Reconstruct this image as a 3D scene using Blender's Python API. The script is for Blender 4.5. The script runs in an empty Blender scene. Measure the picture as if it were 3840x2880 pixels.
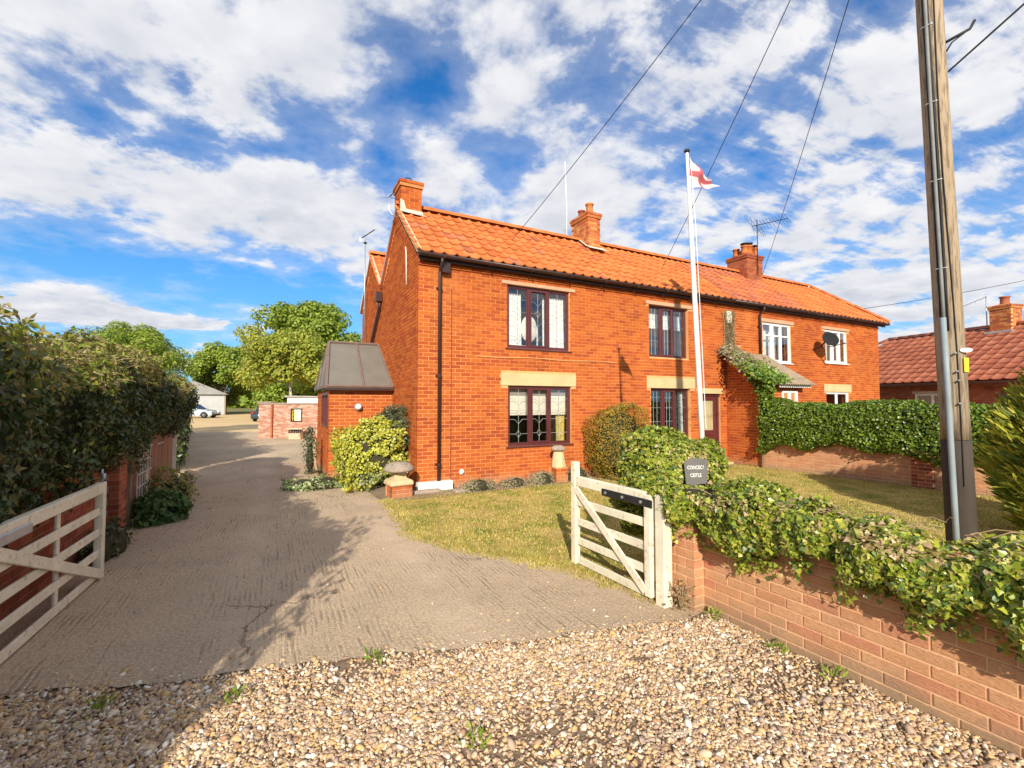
import bpy, bmesh, math, random
import numpy as np
from mathutils import Vector, Matrix, Euler
R = math.radians
PI = math.pi
random.seed(5)
rng = np.random.default_rng(11)
scene = bpy.context.scene
COL = scene.collection

# ------------------------------------------------------------------ camera, sky, sun, exposure
cam_d = bpy.data.cameras.new('camera')
cam_d.sensor_width = 36.0
cam_d.lens = 18.0 * 1700.0 / 1920.0
cam_d.clip_start = 0.05
cam_d.clip_end = 3000.0
cam = bpy.data.objects.new('camera', cam_d)
CAM = Vector((0, 0, 1.73))
cam.location = CAM
cam.rotation_euler = (R(90) + math.atan(65 / 1700.0), 0, 0)
COL.objects.link(cam)
scene.camera = cam

SUN_AZ, SUN_EL = R(1.0), R(27.0)        # light travels towards +Y, slightly to +X, and down
sun_d = bpy.data.lights.new('sun', 'SUN')
sun_d.energy = 4.6
sun_d.angle = R(0.55)
sun_d.color = (1.0, 0.92, 0.78)
sun = bpy.data.objects.new('sun', sun_d)
sd = Vector((math.sin(SUN_AZ) * math.cos(SUN_EL), math.cos(SUN_AZ) * math.cos(SUN_EL), -math.sin(SUN_EL)))
sun.rotation_euler = sd.to_track_quat('-Z', 'Y').to_euler()
COL.objects.link(sun)

world = bpy.data.worlds.new('World')
scene.world = world
world.use_nodes = True
wn, wl = world.node_tree.nodes, world.node_tree.links
wn.clear()


class NT:
    """tiny helper to wire math nodes"""
    def __init__(self, nodes, links): self.n, self.l = nodes, links
    def _in(self, sock, v):
        if hasattr(v, 'is_linked') or isinstance(v, bpy.types.NodeSocket): self.l.new(v, sock)
        else: sock.default_value = v
    def m(self, op, a, b=None, c=None, clamp=False):
        nd = self.n.new('ShaderNodeMath'); nd.operation = op; nd.use_clamp = clamp
        self._in(nd.inputs[0], a)
        if b is not None: self._in(nd.inputs[1], b)
        if c is not None: self._in(nd.inputs[2], c)
        return nd.outputs[0]
    def maprange(self, v, a, b, c=0.0, d=1.0, smooth=True):
        nd = self.n.new('ShaderNodeMapRange')
        if smooth: nd.interpolation_type = 'SMOOTHSTEP'
        self._in(nd.inputs[0], v)
        for i, x in enumerate((a, b, c, d)): nd.inputs[1 + i].default_value = x
        return nd.outputs[0]
    def noise(self, vec, scale, detail=4.0, rough=0.5, dist=0.0, dim='3D'):
        nd = self.n.new('ShaderNodeTexNoise'); nd.noise_dimensions = dim
        if vec is not None: self.l.new(vec, nd.inputs['Vector'])
        nd.inputs['Scale'].default_value = scale; nd.inputs['Detail'].default_value = detail
        nd.inputs['Roughness'].default_value = rough; nd.inputs['Distortion'].default_value = dist
        return nd.outputs['Fac']
    def mix(self, f, a, b, mode='MIX'):
        nd = self.n.new('ShaderNodeMix'); nd.data_type = 'RGBA'; nd.blend_type = mode
        self._in(nd.inputs[0], f)
        for i, v in ((6, a), (7, b)):
            if isinstance(v, bpy.types.NodeSocket): self.l.new(v, nd.inputs[i])
            else: nd.inputs[i].default_value = (*v, 1) if len(v) == 3 else v
        return nd.outputs[2]
    def comb(self, x, y, z):
        nd = self.n.new('ShaderNodeCombineXYZ')
        for i, v in enumerate((x, y, z)): self._in(nd.inputs[i], v)
        return nd.outputs[0]
    def ramp(self, f, stops, interp='LINEAR'):
        nd = self.n.new('ShaderNodeValToRGB'); nd.color_ramp.interpolation = interp
        el = nd.color_ramp.elements
        while len(el) < len(stops): el.new(0.5)
        for e, (p, c) in zip(el, stops): e.position = p; e.color = (*c, 1)
        self._in(nd.inputs[0], f)
        return nd.outputs[0]


W = NT(wn, wl)
tc = wn.new('ShaderNodeTexCoord')
sep = wn.new('ShaderNodeSeparateXYZ'); wl.new(tc.outputs['Generated'], sep.inputs[0])
dx, dy, dz = sep.outputs
sky = wn.new('ShaderNodeTexSky'); sky.sky_type = 'NISHITA'; sky.sun_disc = False
sky.sun_elevation = SUN_EL; sky.sun_rotation = PI + SUN_AZ
sky.altitude = 50; sky.air_density = 1.0; sky.dust_density = 0.35; sky.ozone_density = 2.5
zc = W.m('ADD', W.m('MAXIMUM', dz, 0.0), 0.16)
px, py = W.m('DIVIDE', dx, zc), W.m('DIVIDE', dy, zc)
P1 = W.comb(px, py, 3.7)
P1b = W.comb(W.m('ADD', px, 0.01), W.m('SUBTRACT', py, 0.085), 3.7)      # towards the sun
warpn = wn.new('ShaderNodeTexNoise'); wl.new(P1, warpn.inputs['Vector'])
warpn.inputs['Scale'].default_value = 3.2; warpn.inputs['Detail'].default_value = 8; warpn.inputs['Roughness'].default_value = .62
wsp = wn.new('ShaderNodeSeparateXYZ'); wl.new(warpn.outputs['Color'], wsp.inputs[0])
az0 = W.m('ARCTAN2', dx, dy)
az = W.m('ADD', az0, W.m('MULTIPLY', W.m('SUBTRACT', wsp.outputs[0], .5), .40))
el = W.m('ADD', W.m('ARCSINE', dz), W.m('MULTIPLY', W.m('MULTIPLY', W.m('SUBTRACT', wsp.outputs[1], .5), .40), W.maprange(dz, 0.12, 0.5, .10, 1.0)))
# broad weather: where the cloud deck is thick or broken (azimuth, elevation, widths, weight), in radians
BLOBS = [
    (-.235, .63, .07, .14, -.17), (-.30, .49, .07, .07, -.11), (-.70, .44, .15, .035, -.17), (-.55, .49, .11, .04, -.16), (-.84, .50, .06, .05, -.09),
    (.22, .67, .15, .05, -.16), (.42, .66, .12, .05, -.12), (.14, .60, .05, .06, -.11), (.37, .46, .09, .04, -.07),
    (-.72, .222, .24, .034, -.32), (-.46, .205, .18, .036, -.30), (-.30, .15, .12, .08, -.26), (-.60, .085, .45, .06, -.40), (-.27, .33, .05, .05, -.08),
    (-.755, .139, .085, .020, .66), (-.65, .139, .08, .015, .52), (-.60, .078, .040, .024, .56), (.650, .180, .085, .034, .34), (.57, .16, .06, .03, .18),
    (.20, .25, .10, .035, -.12), (.82, .45, .10, .06, -.05), (.24, .38, .06, .03, -.07),
    (-.45, .64, .15, .09, .10), (-.38, .37, .20, .06, .12), (0.0, .66, .08, .12, .10), (.14, .43, .10, .09, .10), (.05, .31, .14, .08, .10), (-.80, .34, .14, .05, .10), (-.55, .31, .2, .04, .10),
]
bias = None
for (a0, e0, wa, we, wt) in BLOBS:
    qa = W.m('MULTIPLY', W.m('SUBTRACT', az, a0), 1 / wa)
    qe = W.m('MULTIPLY', W.m('SUBTRACT', el, e0), 1 / we)
    g_ = W.m('MULTIPLY', W.m('EXPONENT', W.m('MULTIPLY', W.m('ADD', W.m('MULTIPLY', qa, qa), W.m('MULTIPLY', qe, qe)), -1.0)), wt)
    bias = g_ if bias is None else W.m('ADD', bias, g_)
NS = 3.4
n1 = W.noise(P1, NS, 11.0, 0.56, 0.12)
n1b = W.noise(P1b, NS, 6.0, 0.52, 0.12)
puff = W.noise(P1, 9.0, 7.0, 0.58, 0.15)
# rippled high cloud towards +X
Pr = W.comb(W.m('ADD', W.m('MULTIPLY', px, 2.4), W.m('MULTIPLY', py, 1.2)), W.m('SUBTRACT', W.m('MULTIPLY', py, 7.5), W.m('MULTIPLY', px, 3.2)), 1.3)
nr = W.noise(Pr, 1.25, 9.0, 0.62, 0.35)
rip = W.maprange(az0, 0.10, 0.55)
dens0 = W.m('ADD', W.m('ADD', W.m('ADD', n1, .072), bias), W.m('MULTIPLY', rip, W.m('MULTIPLY', W.m('SUBTRACT', nr, 0.49), 0.75)))
dens0 = W.m('ADD', dens0, W.m('MULTIPLY', W.m('SUBTRACT', puff, .5), .16))
cover = W.maprange(dens0, 0.42, 0.64)
thin = W.m('MULTIPLY', W.maprange(dens0, 0.24, 0.56), 0.30)
alpha = W.m('MAXIMUM', cover, thin)
alpha = W.m('MULTIPLY', alpha, W.maprange(dz, 0.0, 0.05))
lit = W.m('ADD', 0.68, W.m('MULTIPLY', W.m('SUBTRACT', n1, n1b), 2.2))
lit = W.m('ADD', lit, W.m('MULTIPLY', W.m('SUBTRACT', puff, .5), .9))
lit = W.m('SUBTRACT', lit, W.m('MULTIPLY', W.maprange(dens0, 0.60, 0.82), 0.22))
lit = W.m('ADD', lit, W.m('MULTIPLY', W.m('SUBTRACT', nr, 0.5), W.m('MULTIPLY', rip, 0.6)), clamp=True)
ccol = W.mix(lit, (7.0, 7.5, 8.6), (11.2, 11.2, 11.5))
skyc = W.mix(1.0, sky.outputs[0], (0.32, 1.32, 2.15), 'MULTIPLY')
haz = W.m('MULTIPLY', W.maprange(dz, 0.40, -0.02), 0.66)
skyc = W.mix(haz, skyc, (4.4, 7.7, 11.2))
final = W.mix(alpha, skyc, ccol)
bg = wn.new('ShaderNodeBackground'); bg.inputs[1].default_value = 0.062
wo = wn.new('ShaderNodeOutputWorld')
wl.new(final, bg.inputs[0]); wl.new(bg.outputs[0], wo.inputs[0])

scene.view_settings.view_transform = 'Standard'
scene.view_settings.look = 'None'
scene.view_settings.exposure = 0.42
scene.view_settings.gamma = 1.0
scene.render.engine = 'CYCLES'
scene.cycles.max_bounces = 6
scene.cycles.transparent_max_bounces = 12
scene.cycles.use_denoising = True

# ------------------------------------------------------------------ helpers
def add(o, parent=None):
    COL.objects.link(o)
    if parent is not None: o.parent = parent
    return o

def tag(o, label=None, cat=None, group=None, kind=None):
    if label: o['label'] = label
    if cat: o['category'] = cat
    if group: o['group'] = group
    if kind: o['kind'] = kind
    return o

def empty(name, loc=(0, 0, 0), rz=0.0, parent=None):
    o = bpy.data.objects.new(name, None)
    o.empty_display_size = 0.2
    o.location = loc; o.rotation_euler = (0, 0, rz)
    return add(o, parent)

def mesh_np(name, V, F, mat=None, smooth=False):
    V = np.asarray(V, dtype=np.float32); F = np.asarray(F, dtype=np.int32)
    m, k = F.shape
    me = bpy.data.meshes.new(name)
    me.vertices.add(len(V)); me.vertices.foreach_set('co', V.ravel())
    me.loops.add(m * k); me.loops.foreach_set('vertex_index', F.ravel())
    me.polygons.add(m); me.polygons.foreach_set('loop_start', np.arange(0, m * k, k, dtype=np.int32))
    me.polygons.foreach_set('use_smooth', np.full(m, bool(smooth)))
    me.update(calc_edges=True)
    if mat: me.materials.append(mat)
    return me

def obj_np(name, V, F, mat, parent=None, smooth=False):
    return add(bpy.data.objects.new(name, mesh_np(name, V, F, mat, smooth)), parent)


class MB:
    """collects shapes, builds one mesh"""
    def __init__(self): self.v, self.f = [], []
    def poly(self, pts):
        b = len(self.v); self.v += [tuple(p) for p in pts]; self.f.append(tuple(range(b, b + len(pts))))
        return self
    def box(self, x0, x1, y0, y1, z0, z1, M=None):
        c = [Vector((x, y, z)) for z in (z0, z1) for y in (y0, y1) for x in (x0, x1)]
        if M is not None: c = [M @ p for p in c]
        b = len(self.v); self.v += [tuple(p) for p in c]
        for q in ((0, 2, 3, 1), (4, 5, 7, 6), (0, 1, 5, 4), (2, 6, 7, 3), (0, 4, 6, 2), (1, 3, 7, 5)):
            self.f.append(tuple(b + i for i in q))
        return self
    def bar(self, p, q, w, h, up=(0, 0, 1)):
        """rectangular bar from p to q; w sideways, h along up"""
        p, q = Vector(p), Vector(q); d = q - p; L = d.length; d.normalize()
        u = Vector(up); s = d.cross(u)
        if s.length < 1e-5: s = d.cross(Vector((1, 0, 0)))
        s.normalize(); u = s.cross(d)
        M = Matrix((s, d, u)).transposed().to_4x4(); M.translation = p
        return self.box(-w / 2, w / 2, 0, L, -h / 2, h / 2, M)
    def tube(self, pts, r, n=8, caps=True):
        pts = [Vector(p) for p in pts]
        rs = r if isinstance(r, (list, tuple)) else [r] * len(pts)
        rings = []; prev = None
        for i, p in enumerate(pts):
            d = (pts[min(i + 1, len(pts) - 1)] - pts[max(i - 1, 0)]).normalized()
            if prev is None:
                a = d.cross(Vector((0, 0, 1)))
                if a.length < 1e-3: a = d.cross(Vector((1, 0, 0)))
            else: a = prev - d * prev.dot(d)
            a.normalize(); prev = a; b = d.cross(a)
            base = len(self.v)
            for k in range(n):
                t = 2 * PI * k / n
                self.v.append(tuple(p + (a * math.cos(t) + b * math.sin(t)) * rs[i]))
            rings.append(base)
        for r0, r1 in zip(rings, rings[1:]):
            for k in range(n):
                self.f.append((r0 + k, r0 + (k + 1) % n, r1 + (k + 1) % n, r1 + k))
        if caps:
            self.f.append(tuple(rings[0] + k for k in reversed(range(n))))
            self.f.append(tuple(rings[-1] + k for k in range(n)))
        return self
    def lathe(self, prof, n=16, c=(0, 0, 0), axis='z', jit=0.0):
        rings = []
        for (r, z) in prof:
            b = len(self.v)
            for k in range(n):
                t = 2 * PI * k / n; rr = r * (1 + random.uniform(-jit, jit))
                p = (rr * math.cos(t), rr * math.sin(t), z)
                if axis == 'y': p = (p[0], p[2], p[1])
                if axis == 'x': p = (p[2], p[0], p[1])
                self.v.append((p[0] + c[0], p[1] + c[1], p[2] + c[2]))
            rings.append(b)
        for r0, r1 in zip(rings, rings[1:]):
            for k in range(n): self.f.append((r0 + k, r0 + (k + 1) % n, r1 + (k + 1) % n, r1 + k))
        self.f.append(tuple(rings[0] + k for k in reversed(range(n))))
        self.f.append(tuple(rings[-1] + k for k in range(n)))
        return self
    def extrude(self, pts2, y0, y1, plane='xz'):
        """closed 2-D outline extruded along the third axis"""
        n = len(pts2); b = len(self.v)
        for y in (y0, y1):
            for (a, c) in pts2:
                self.v.append((a, y, c) if plane == 'xz' else ((y, a, c) if plane == 'yz' else (a, c, y)))
        for k in range(n): self.f.append((b + k, b + (k + 1) % n, b + n + (k + 1) % n, b + n + k))
        self.f.append(tuple(b + k for k in reversed(range(n)))); self.f.append(tuple(b + n + k for k in range(n)))
        return self
    def mesh(self, name, mat, smooth=False, bevel=0.0):
        me = bpy.data.meshes.new(name); me.from_pydata(self.v, [], self.f)
        bm = bmesh.new(); bm.from_mesh(me)
        bmesh.ops.recalc_face_normals(bm, faces=bm.faces)
        if bevel > 0:
            es = [e for e in bm.edges if len(e.link_faces) == 2 and e.calc_face_angle(0) > 0.6]
            bmesh.ops.bevel(bm, geom=es, offset=bevel, segments=1, affect='EDGES', clamp_overlap=True)
        bm.to_mesh(me); bm.free()
        if smooth: me.polygons.foreach_set('use_smooth', [True] * len(me.polygons))
        if isinstance(mat, (list, tuple)):
            for m in mat: me.materials.append(m)
        elif mat: me.materials.append(mat)
        return me
    def build(self, name, mat, parent=None, smooth=False, bevel=0.0):
        return add(bpy.data.objects.new(name, self.mesh(name, mat, smooth, bevel)), parent)


_ns = np.random.default_rng(3)
_ND = _ns.normal(size=(4, 10, 3)); _NP = _ns.uniform(0, 6.28, size=(4, 10))
def snoise(P, freq, k=0):
    """cheap smooth pseudo noise in about -1..1"""
    P = np.asarray(P) * freq
    return np.sin(P @ _ND[k].T * 1.6 + _NP[k]).sum(axis=1) / 3.4

def nrm(v): return v / np.maximum(np.linalg.norm(v, axis=-1, keepdims=True), 1e-9)

# ------------------------------------------------------------------ materials
MATS = {}
def mat(name, cols, rough=0.85, spec=0.25, noise=(6.0, 0.25), bump=None, transl=0.0, metal=0.0, stain=None, fine=None, coat=0.0, stretch=None, splash=None):
    """cols: palette picked at random per piece; noise (scale, amount) darkens/lightens; bump (scale, strength, distance)"""
    m = bpy.data.materials.new(name); m.use_nodes = True; MATS[name] = m
    nt = m.node_tree; n, l = nt.nodes, nt.links; n.clear()
    T = NT(n, l)
    geo = n.new('ShaderNodeNewGeometry'); oi = n.new('ShaderNodeObjectInfo')
    pos = geo.outputs['Position']
    if stretch:
        vm = n.new('ShaderNodeVectorMath'); vm.operation = 'MULTIPLY'; l.new(pos, vm.inputs[0]); vm.inputs[1].default_value = stretch
        pos = vm.outputs[0]
    if len(cols) > 1:
        f = T.m('FRACT', T.m('ADD', geo.outputs['Random Per Island'], oi.outputs['Random']))
        k = len(cols)
        c = T.ramp(f, [(i / k, cols[i]) for i in range(k)], 'CONSTANT' if k > 3 else 'LINEAR')
    else:
        rgb = n.new('ShaderNodeRGB'); rgb.outputs[0].default_value = (*cols[0], 1); c = rgb.outputs[0]
    if noise:
        v = T.noise(pos, noise[0], 5, 0.6)
        f = T.maprange(v, 0.25, 0.75, 1 - noise[1], 1 + noise[1], False)
        hs = n.new('ShaderNodeVectorMath'); hs.operation = 'SCALE'; l.new(c, hs.inputs[0]); l.new(f, hs.inputs['Scale']); c = hs.outputs[0]
    if fine:
        v = T.noise(pos, fine[0], 3, 0.7)
        c = T.mix(T.m('MULTIPLY', T.maprange(v, fine[2], fine[2] + 0.12), fine[1]), c, fine[3])
    if stain:
        v = T.noise(pos, stain[0], 6, 0.62, 0.3)
        c = T.mix(T.m('MULTIPLY', T.maprange(v, stain[2], stain[2] + 0.22), stain[1]), c, stain[3])
    if splash:      # dried mud splashed up from the ground
        sz = n.new('ShaderNodeSeparateXYZ'); l.new(geo.outputs['Position'], sz.inputs[0])
        hgt = T.m('SUBTRACT', sz.outputs[2], T.m('MULTIPLY', T.noise(geo.outputs['Position'], 5, 5, .7), splash[0] * 2))
        c = T.mix(T.m('MULTIPLY', T.maprange(hgt, splash[0] * .2, -splash[0]), splash[1]), c, splash[2])
    bs = n.new('ShaderNodeBsdfPrincipled')
    l.new(c, bs.inputs['Base Color']); bs.inputs['Roughness'].default_value = rough
    bs.inputs['Specular IOR Level'].default_value = spec; bs.inputs['Metallic'].default_value = metal
    bs.inputs['Coat Weight'].default_value = coat
    if bump:
        v = T.noise(pos, bump[0], 6, 0.65)
        b = n.new('ShaderNodeBump'); b.inputs['Strength'].default_value = bump[1]; b.inputs['Distance'].default_value = bump[2]
        l.new(v, b.inputs['Height']); l.new(b.outputs[0], bs.inputs['Normal'])
    out = n.new('ShaderNodeOutputMaterial')
    if transl > 0:
        tr = n.new('ShaderNodeBsdfTranslucent'); l.new(c, tr.inputs[0])
        mx = n.new('ShaderNodeMixShader'); mx.inputs[0].default_value = transl
        l.new(bs.outputs[0], mx.inputs[1]); l.new(tr.outputs[0], mx.inputs[2]); l.new(mx.outputs[0], out.inputs[0])
    else: l.new(bs.outputs[0], out.inputs[0])
    return m

BRICK_O = [(.455, .108, .024), (.475, .118, .026), (.43, .094, .023), (.485, .130, .028), (.41, .088, .023), (.465, .115, .024), (.385, .081, .022), (.475, .124, .030), (.35, .071, .023)]
mat('brick', BRICK_O, spec=.08, noise=(.8, .16), fine=(60, .30, .56, (.28, .07, .025)), bump=(90, .4, .004), stain=(.6, .34, .54, (.60, .24, .07)), splash=(.22, .55, (.44, .27, .16)))
mat('mortar', [(.78, .375, .155)], spec=.08, noise=(5, .12), bump=(120, .4, .003))
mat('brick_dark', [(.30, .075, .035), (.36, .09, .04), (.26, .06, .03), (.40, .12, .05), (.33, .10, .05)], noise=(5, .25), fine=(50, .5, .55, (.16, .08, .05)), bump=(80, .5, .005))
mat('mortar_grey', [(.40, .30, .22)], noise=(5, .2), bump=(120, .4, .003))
mat('brick_pale', [(.63, .315, .165), (.65, .335, .175), (.61, .29, .155), (.64, .345, .185), (.60, .27, .155), (.66, .36, .195)], spec=.08, noise=(4, .14), fine=(45, .45, .52, (.36, .17, .08)), bump=(38, .9, .012), stretch=(1, 1, 3.2), stain=(1.6, .40, .54, (.50, .30, .13)), splash=(.16, .75, (.34, .25, .16)))
mat('mortar_pale', [(.74, .46, .26)], noise=(6, .15), bump=(120, .4, .003))
mat('brick_garden', [(.48, .25, .17), (.44, .21, .14), (.52, .30, .22), (.42, .19, .13), (.54, .36, .27)], noise=(4, .2), bump=(60, .5, .006))
mat('brick_chimney', [(.50, .16, .05), (.45, .11, .04), (.54, .22, .07), (.36, .10, .05), (.56, .26, .09)], noise=(5, .25), fine=(30, .45, .55, (.22, .14, .07)), bump=(70, .5, .005))
mat('tile', [(.52, .145, .040), (.56, .165, .046), (.48, .125, .036), (.57, .18, .052), (.50, .145, .04), (.54, .155, .04)], rough=.75, noise=(2.2, .16), fine=(26, .30, .58, (.34, .10, .05)), bump=(60, .3, .004), stain=(1.1, .30, .56, (.34, .14, .07)))
mat('tile_old', [(.46, .13, .055), (.40, .115, .055), (.50, .15, .06), (.35, .10, .05), (.44, .15, .075)], rough=.85, noise=(2.0, .24), fine=(24, .45, .54, (.20, .11, .07)), bump=(60, .4, .004))
mat('tile_red', [(.36, .115, .062), (.40, .13, .07), (.33, .10, .055), (.42, .145, .08)], rough=.75, noise=(2.2, .2), fine=(20, .3, .58, (.17, .07, .05)))
mat('cream_render', [(.64, .46, .31)], noise=(9, .3), fine=(30, .5, .52, (.30, .25, .18)), bump=(60, .5, .006))
mat('lintel_peach', [(.58, .33, .20)], noise=(6, .15), bump=(60, .3, .004))
mat('lintel_stone', [(.62, .44, .23)], noise=(3, .14), fine=(25, .3, .56, (.46, .30, .14)), bump=(60, .3, .004))
mat('brown_upvc', [(.105, .026, .026)], rough=.35, spec=.5, noise=(3, .15))
mat('brown_gutter', [(.045, .020, .016)], rough=.4, spec=.5, noise=(3, .2))
mat('porch_frame', [(.20, .135, .105)], rough=.5, noise=(5, .2))
mat('white_upvc', [(.80, .80, .78)], rough=.35, spec=.5, noise=(4, .05))
mat('lead', [(.42, .43, .43)], rough=.5, metal=.3, noise=(20, .2))
mat('curtain', [(.74, .75, .71)], rough=.9, noise=(14, .10))
mat('blind', [(.80, .74, .60)], rough=.9, noise=(3, .04))
mat('gold_curtain', [(.72, .55, .16)], rough=.9, noise=(6, .15), transl=.2)
mat('plaster', [(.34, .30, .26)], rough=.9, noise=(2, .1))
mat('white_paint', [(.80, .78, .72)], rough=.6, noise=(3, .10), fine=(40, .25, .60, (.50, .44, .34)))
mat('gate_paint', [(.74, .67, .51)], rough=.7, noise=(4, .18), fine=(22, .70, .56, (.38, .32, .22)), bump=(30, .3, .003), stretch=(1, 1, 1.0))
mat('black_iron', [(.022, .020, .020)], rough=.55, spec=.4, noise=(12, .3))
mat('galv', [(.46, .48, .50)], rough=.45, metal=.6, noise=(8, .2))
mat('conduit', [(.27, .31, .33)], rough=.5, noise=(5, .15))
mat('timber_pole', [(.36, .27, .18)], rough=.9, noise=(3.0, .36), fine=(55, .75, .48, (.14, .10, .065)), stretch=(1, 1, .06), bump=(50, .8, .010))
mat('tar', [(.055, .042, .032)], rough=.8, noise=(5, .4), bump=(40, .5, .006), stretch=(1, 1, .2))
mat('cable', [(.02, .02, .022)], rough=.6, noise=None)
mat('cable_grey', [(.23, .23, .22)], rough=.6, noise=(5, .2))
mat('aluminium', [(.62, .64, .66)], rough=.4, metal=.7, noise=(8, .1))
mat('fibre_white', [(.80, .80, .80)], rough=.5, noise=None)
mat('flag_white', [(.82, .80, .80)], rough=.9, noise=(8, .06), transl=.3)
mat('flag_red', [(.62, .16, .18)], rough=.9, noise=(8, .2), transl=.3)
mat('staddle_stone', [(.60, .45, .26)], noise=(7, .16), bump=(50, .5, .008), stain=(6, .4, .56, (.45, .36, .22)))
mat('lichen_stone', [(.34, .27, .21)], noise=(10, .35), fine=(35, .6, .55, (.55, .46, .36)), bump=(40, .8, .012))
mat('slate_sign', [(.165, .150, .140)], rough=.55, noise=(6, .15), bump=(40, .2, .003))
mat('slate_roof', [(.30, .225, .155)], rough=.9, noise=(6, .22), fine=(30, .5, .54, (.16, .14, .10)), bump=(30, .6, .008))
mat('grey_block', [(.46, .47, .48)], noise=(1.2, .14), bump=(10, .3, .01))
mat('garage_roof', [(.33, .31, .28)], noise=(2, .2))
mat('fence_brown', [(.36, .19, .12), (.40, .215, .14), (.33, .17, .11)], noise=(4, .2), bump=(50, .4, .004), stretch=(1, 1, .2))
mat('trellis_white', [(.60, .56, .48)], rough=.7, noise=(8, .2))
mat('bark', [(.17, .125, .085)], noise=(6, .35), bump=(30, .8, .015), stretch=(1, 1, .3))
mat('bark_pale', [(.42, .38, .30)], noise=(4, .3), bump=(30, .6, .01), stretch=(1, 1, .3))
mat('twigs', [(.045, .040, .020)], noise=(14, .5))
mat('stem', [(.32, .20, .11), (.24, .15, .08), (.40, .28, .16)], noise=(10, .2))
mat('car_silver', [(.62, .66, .72)], rough=.25, metal=.4, coat=.8, noise=None)
mat('car_dark', [(.03, .05, .06)], rough=.25, coat=.8, noise=None)
mat('car_glass', [(.03, .035, .04)], rough=.08, spec=.7, noise=None)
mat('tyre', [(.02, .02, .02)], rough=.9, noise=None)
mat('red_lamp', [(.45, .02, .02)], rough=.3, noise=None)
mat('pale_lamp', [(.8, .8, .78)], rough=.2, noise=None)
mat('yellow_tag', [(.85, .70, .05)], rough=.5, noise=None)
mat('mirror_back', [(.74, .70, .62)], rough=.7, noise=(5, .1))
mat('door_glass_gold', [(.42, .34, .18)], rough=.25, noise=(5, .2))

def leafmat(name, cols, transl=.28, rough=.5, spec=.35, stain=None):
    return mat(name, cols, rough=rough, spec=spec, noise=(1.6, .22), transl=transl, stain=stain)
leafmat('leaf_ivy', [(.25, .32, .035), (.34, .40, .04), (.17, .24, .035), (.42, .45, .05), (.50, .48, .07), (.12, .19, .05), (.30, .37, .045), (.50, .42, .14)], rough=.35, spec=.5)
leafmat('leaf_ivy_pink', [(.58, .42, .24), (.48, .36, .15), (.64, .48, .30), (.34, .34, .08)])
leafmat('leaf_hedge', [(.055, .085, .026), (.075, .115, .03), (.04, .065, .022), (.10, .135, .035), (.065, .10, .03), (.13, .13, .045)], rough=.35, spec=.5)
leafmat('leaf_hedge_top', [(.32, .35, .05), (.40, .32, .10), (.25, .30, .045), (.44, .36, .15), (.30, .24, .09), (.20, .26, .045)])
leafmat('leaf_box', [(.15, .25, .025), (.20, .31, .03), (.11, .19, .02), (.27, .36, .04), (.08, .13, .02)], rough=.35, spec=.5)
leafmat('leaf_yellow', [(.58, .55, .05), (.50, .50, .05), (.66, .62, .10), (.40, .42, .04), (.27, .31, .04), (.70, .68, .24)])
leafmat('leaf_dark', [(.075, .115, .045), (.055, .09, .035), (.10, .14, .06), (.16, .19, .11)], rough=.4, spec=.5)
leafmat('leaf_variegated', [(.42, .46, .22), (.26, .34, .12), (.55, .56, .34), (.20, .28, .10)])
leafmat('leaf_orange', [(.30, .24, .03), (.42, .27, .03), (.23, .23, .03), (.52, .25, .035), (.16, .16, .025), (.34, .28, .05)])
leafmat('leaf_tree', [(.24, .33, .04), (.30, .39, .045), (.18, .26, .035), (.36, .42, .06)], transl=.35)
leafmat('leaf_tree_yellow', [(.38, .42, .05), (.46, .44, .06), (.30, .36, .05), (.42, .38, .07), (.25, .31, .045)], transl=.35)
leafmat('leaf_conifer', [(.44, .44, .05), (.33, .36, .045), (.54, .50, .07), (.22, .26, .035), (.12, .17, .03)])
leafmat('leaf_border', [(.07, .13, .03), (.09, .16, .035), (.05, .10, .025), (.12, .18, .04)])
leafmat('leaf_dry', [(.34, .27, .15), (.28, .22, .12), (.42, .35, .22), (.20, .18, .08)])
leafmat('lavender', [(.40, .36, .20), (.46, .40, .26), (.34, .33, .15), (.44, .34, .24)])
leafmat('grass_blade', [(.50, .39, .11), (.56, .42, .14), (.44, .36, .09), (.36, .34, .07), (.60, .46, .18), (.34, .32, .07)], transl=.15, stain=(1.5, .75, .55, (.24, .29, .04)))
leafmat('weed', [(.22, .30, .03), (.16, .26, .03), (.30, .36, .05)])
mat('soil', [(.27, .20, .13)], noise=(3, .3), bump=(20, .6, .02))
STONE = [(0.57, 0.41, 0.25), (0.52, 0.36, 0.21), (0.43, 0.28, 0.17), (0.66, 0.51, 0.35), (0.39, 0.23, 0.14), (0.71, 0.59, 0.44), (0.48, 0.34, 0.24), (0.33, 0.23, 0.17), (0.57, 0.39, 0.19), (0.64, 0.41, 0.18), (0.80, 0.73, 0.60), (0.43, 0.33, 0.26), (0.55, 0.38, 0.23), (0.62, 0.47, 0.31)]
mat('pebble', STONE, rough=.75, spec=.15, noise=(30, .18), bump=(80, .3, .003))
mat('gravel_fines', [(.24, .165, .105)], noise=(30, .45), fine=(70, .5, .5, (.42, .31, .20)), bump=(50, .9, .02))

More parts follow.
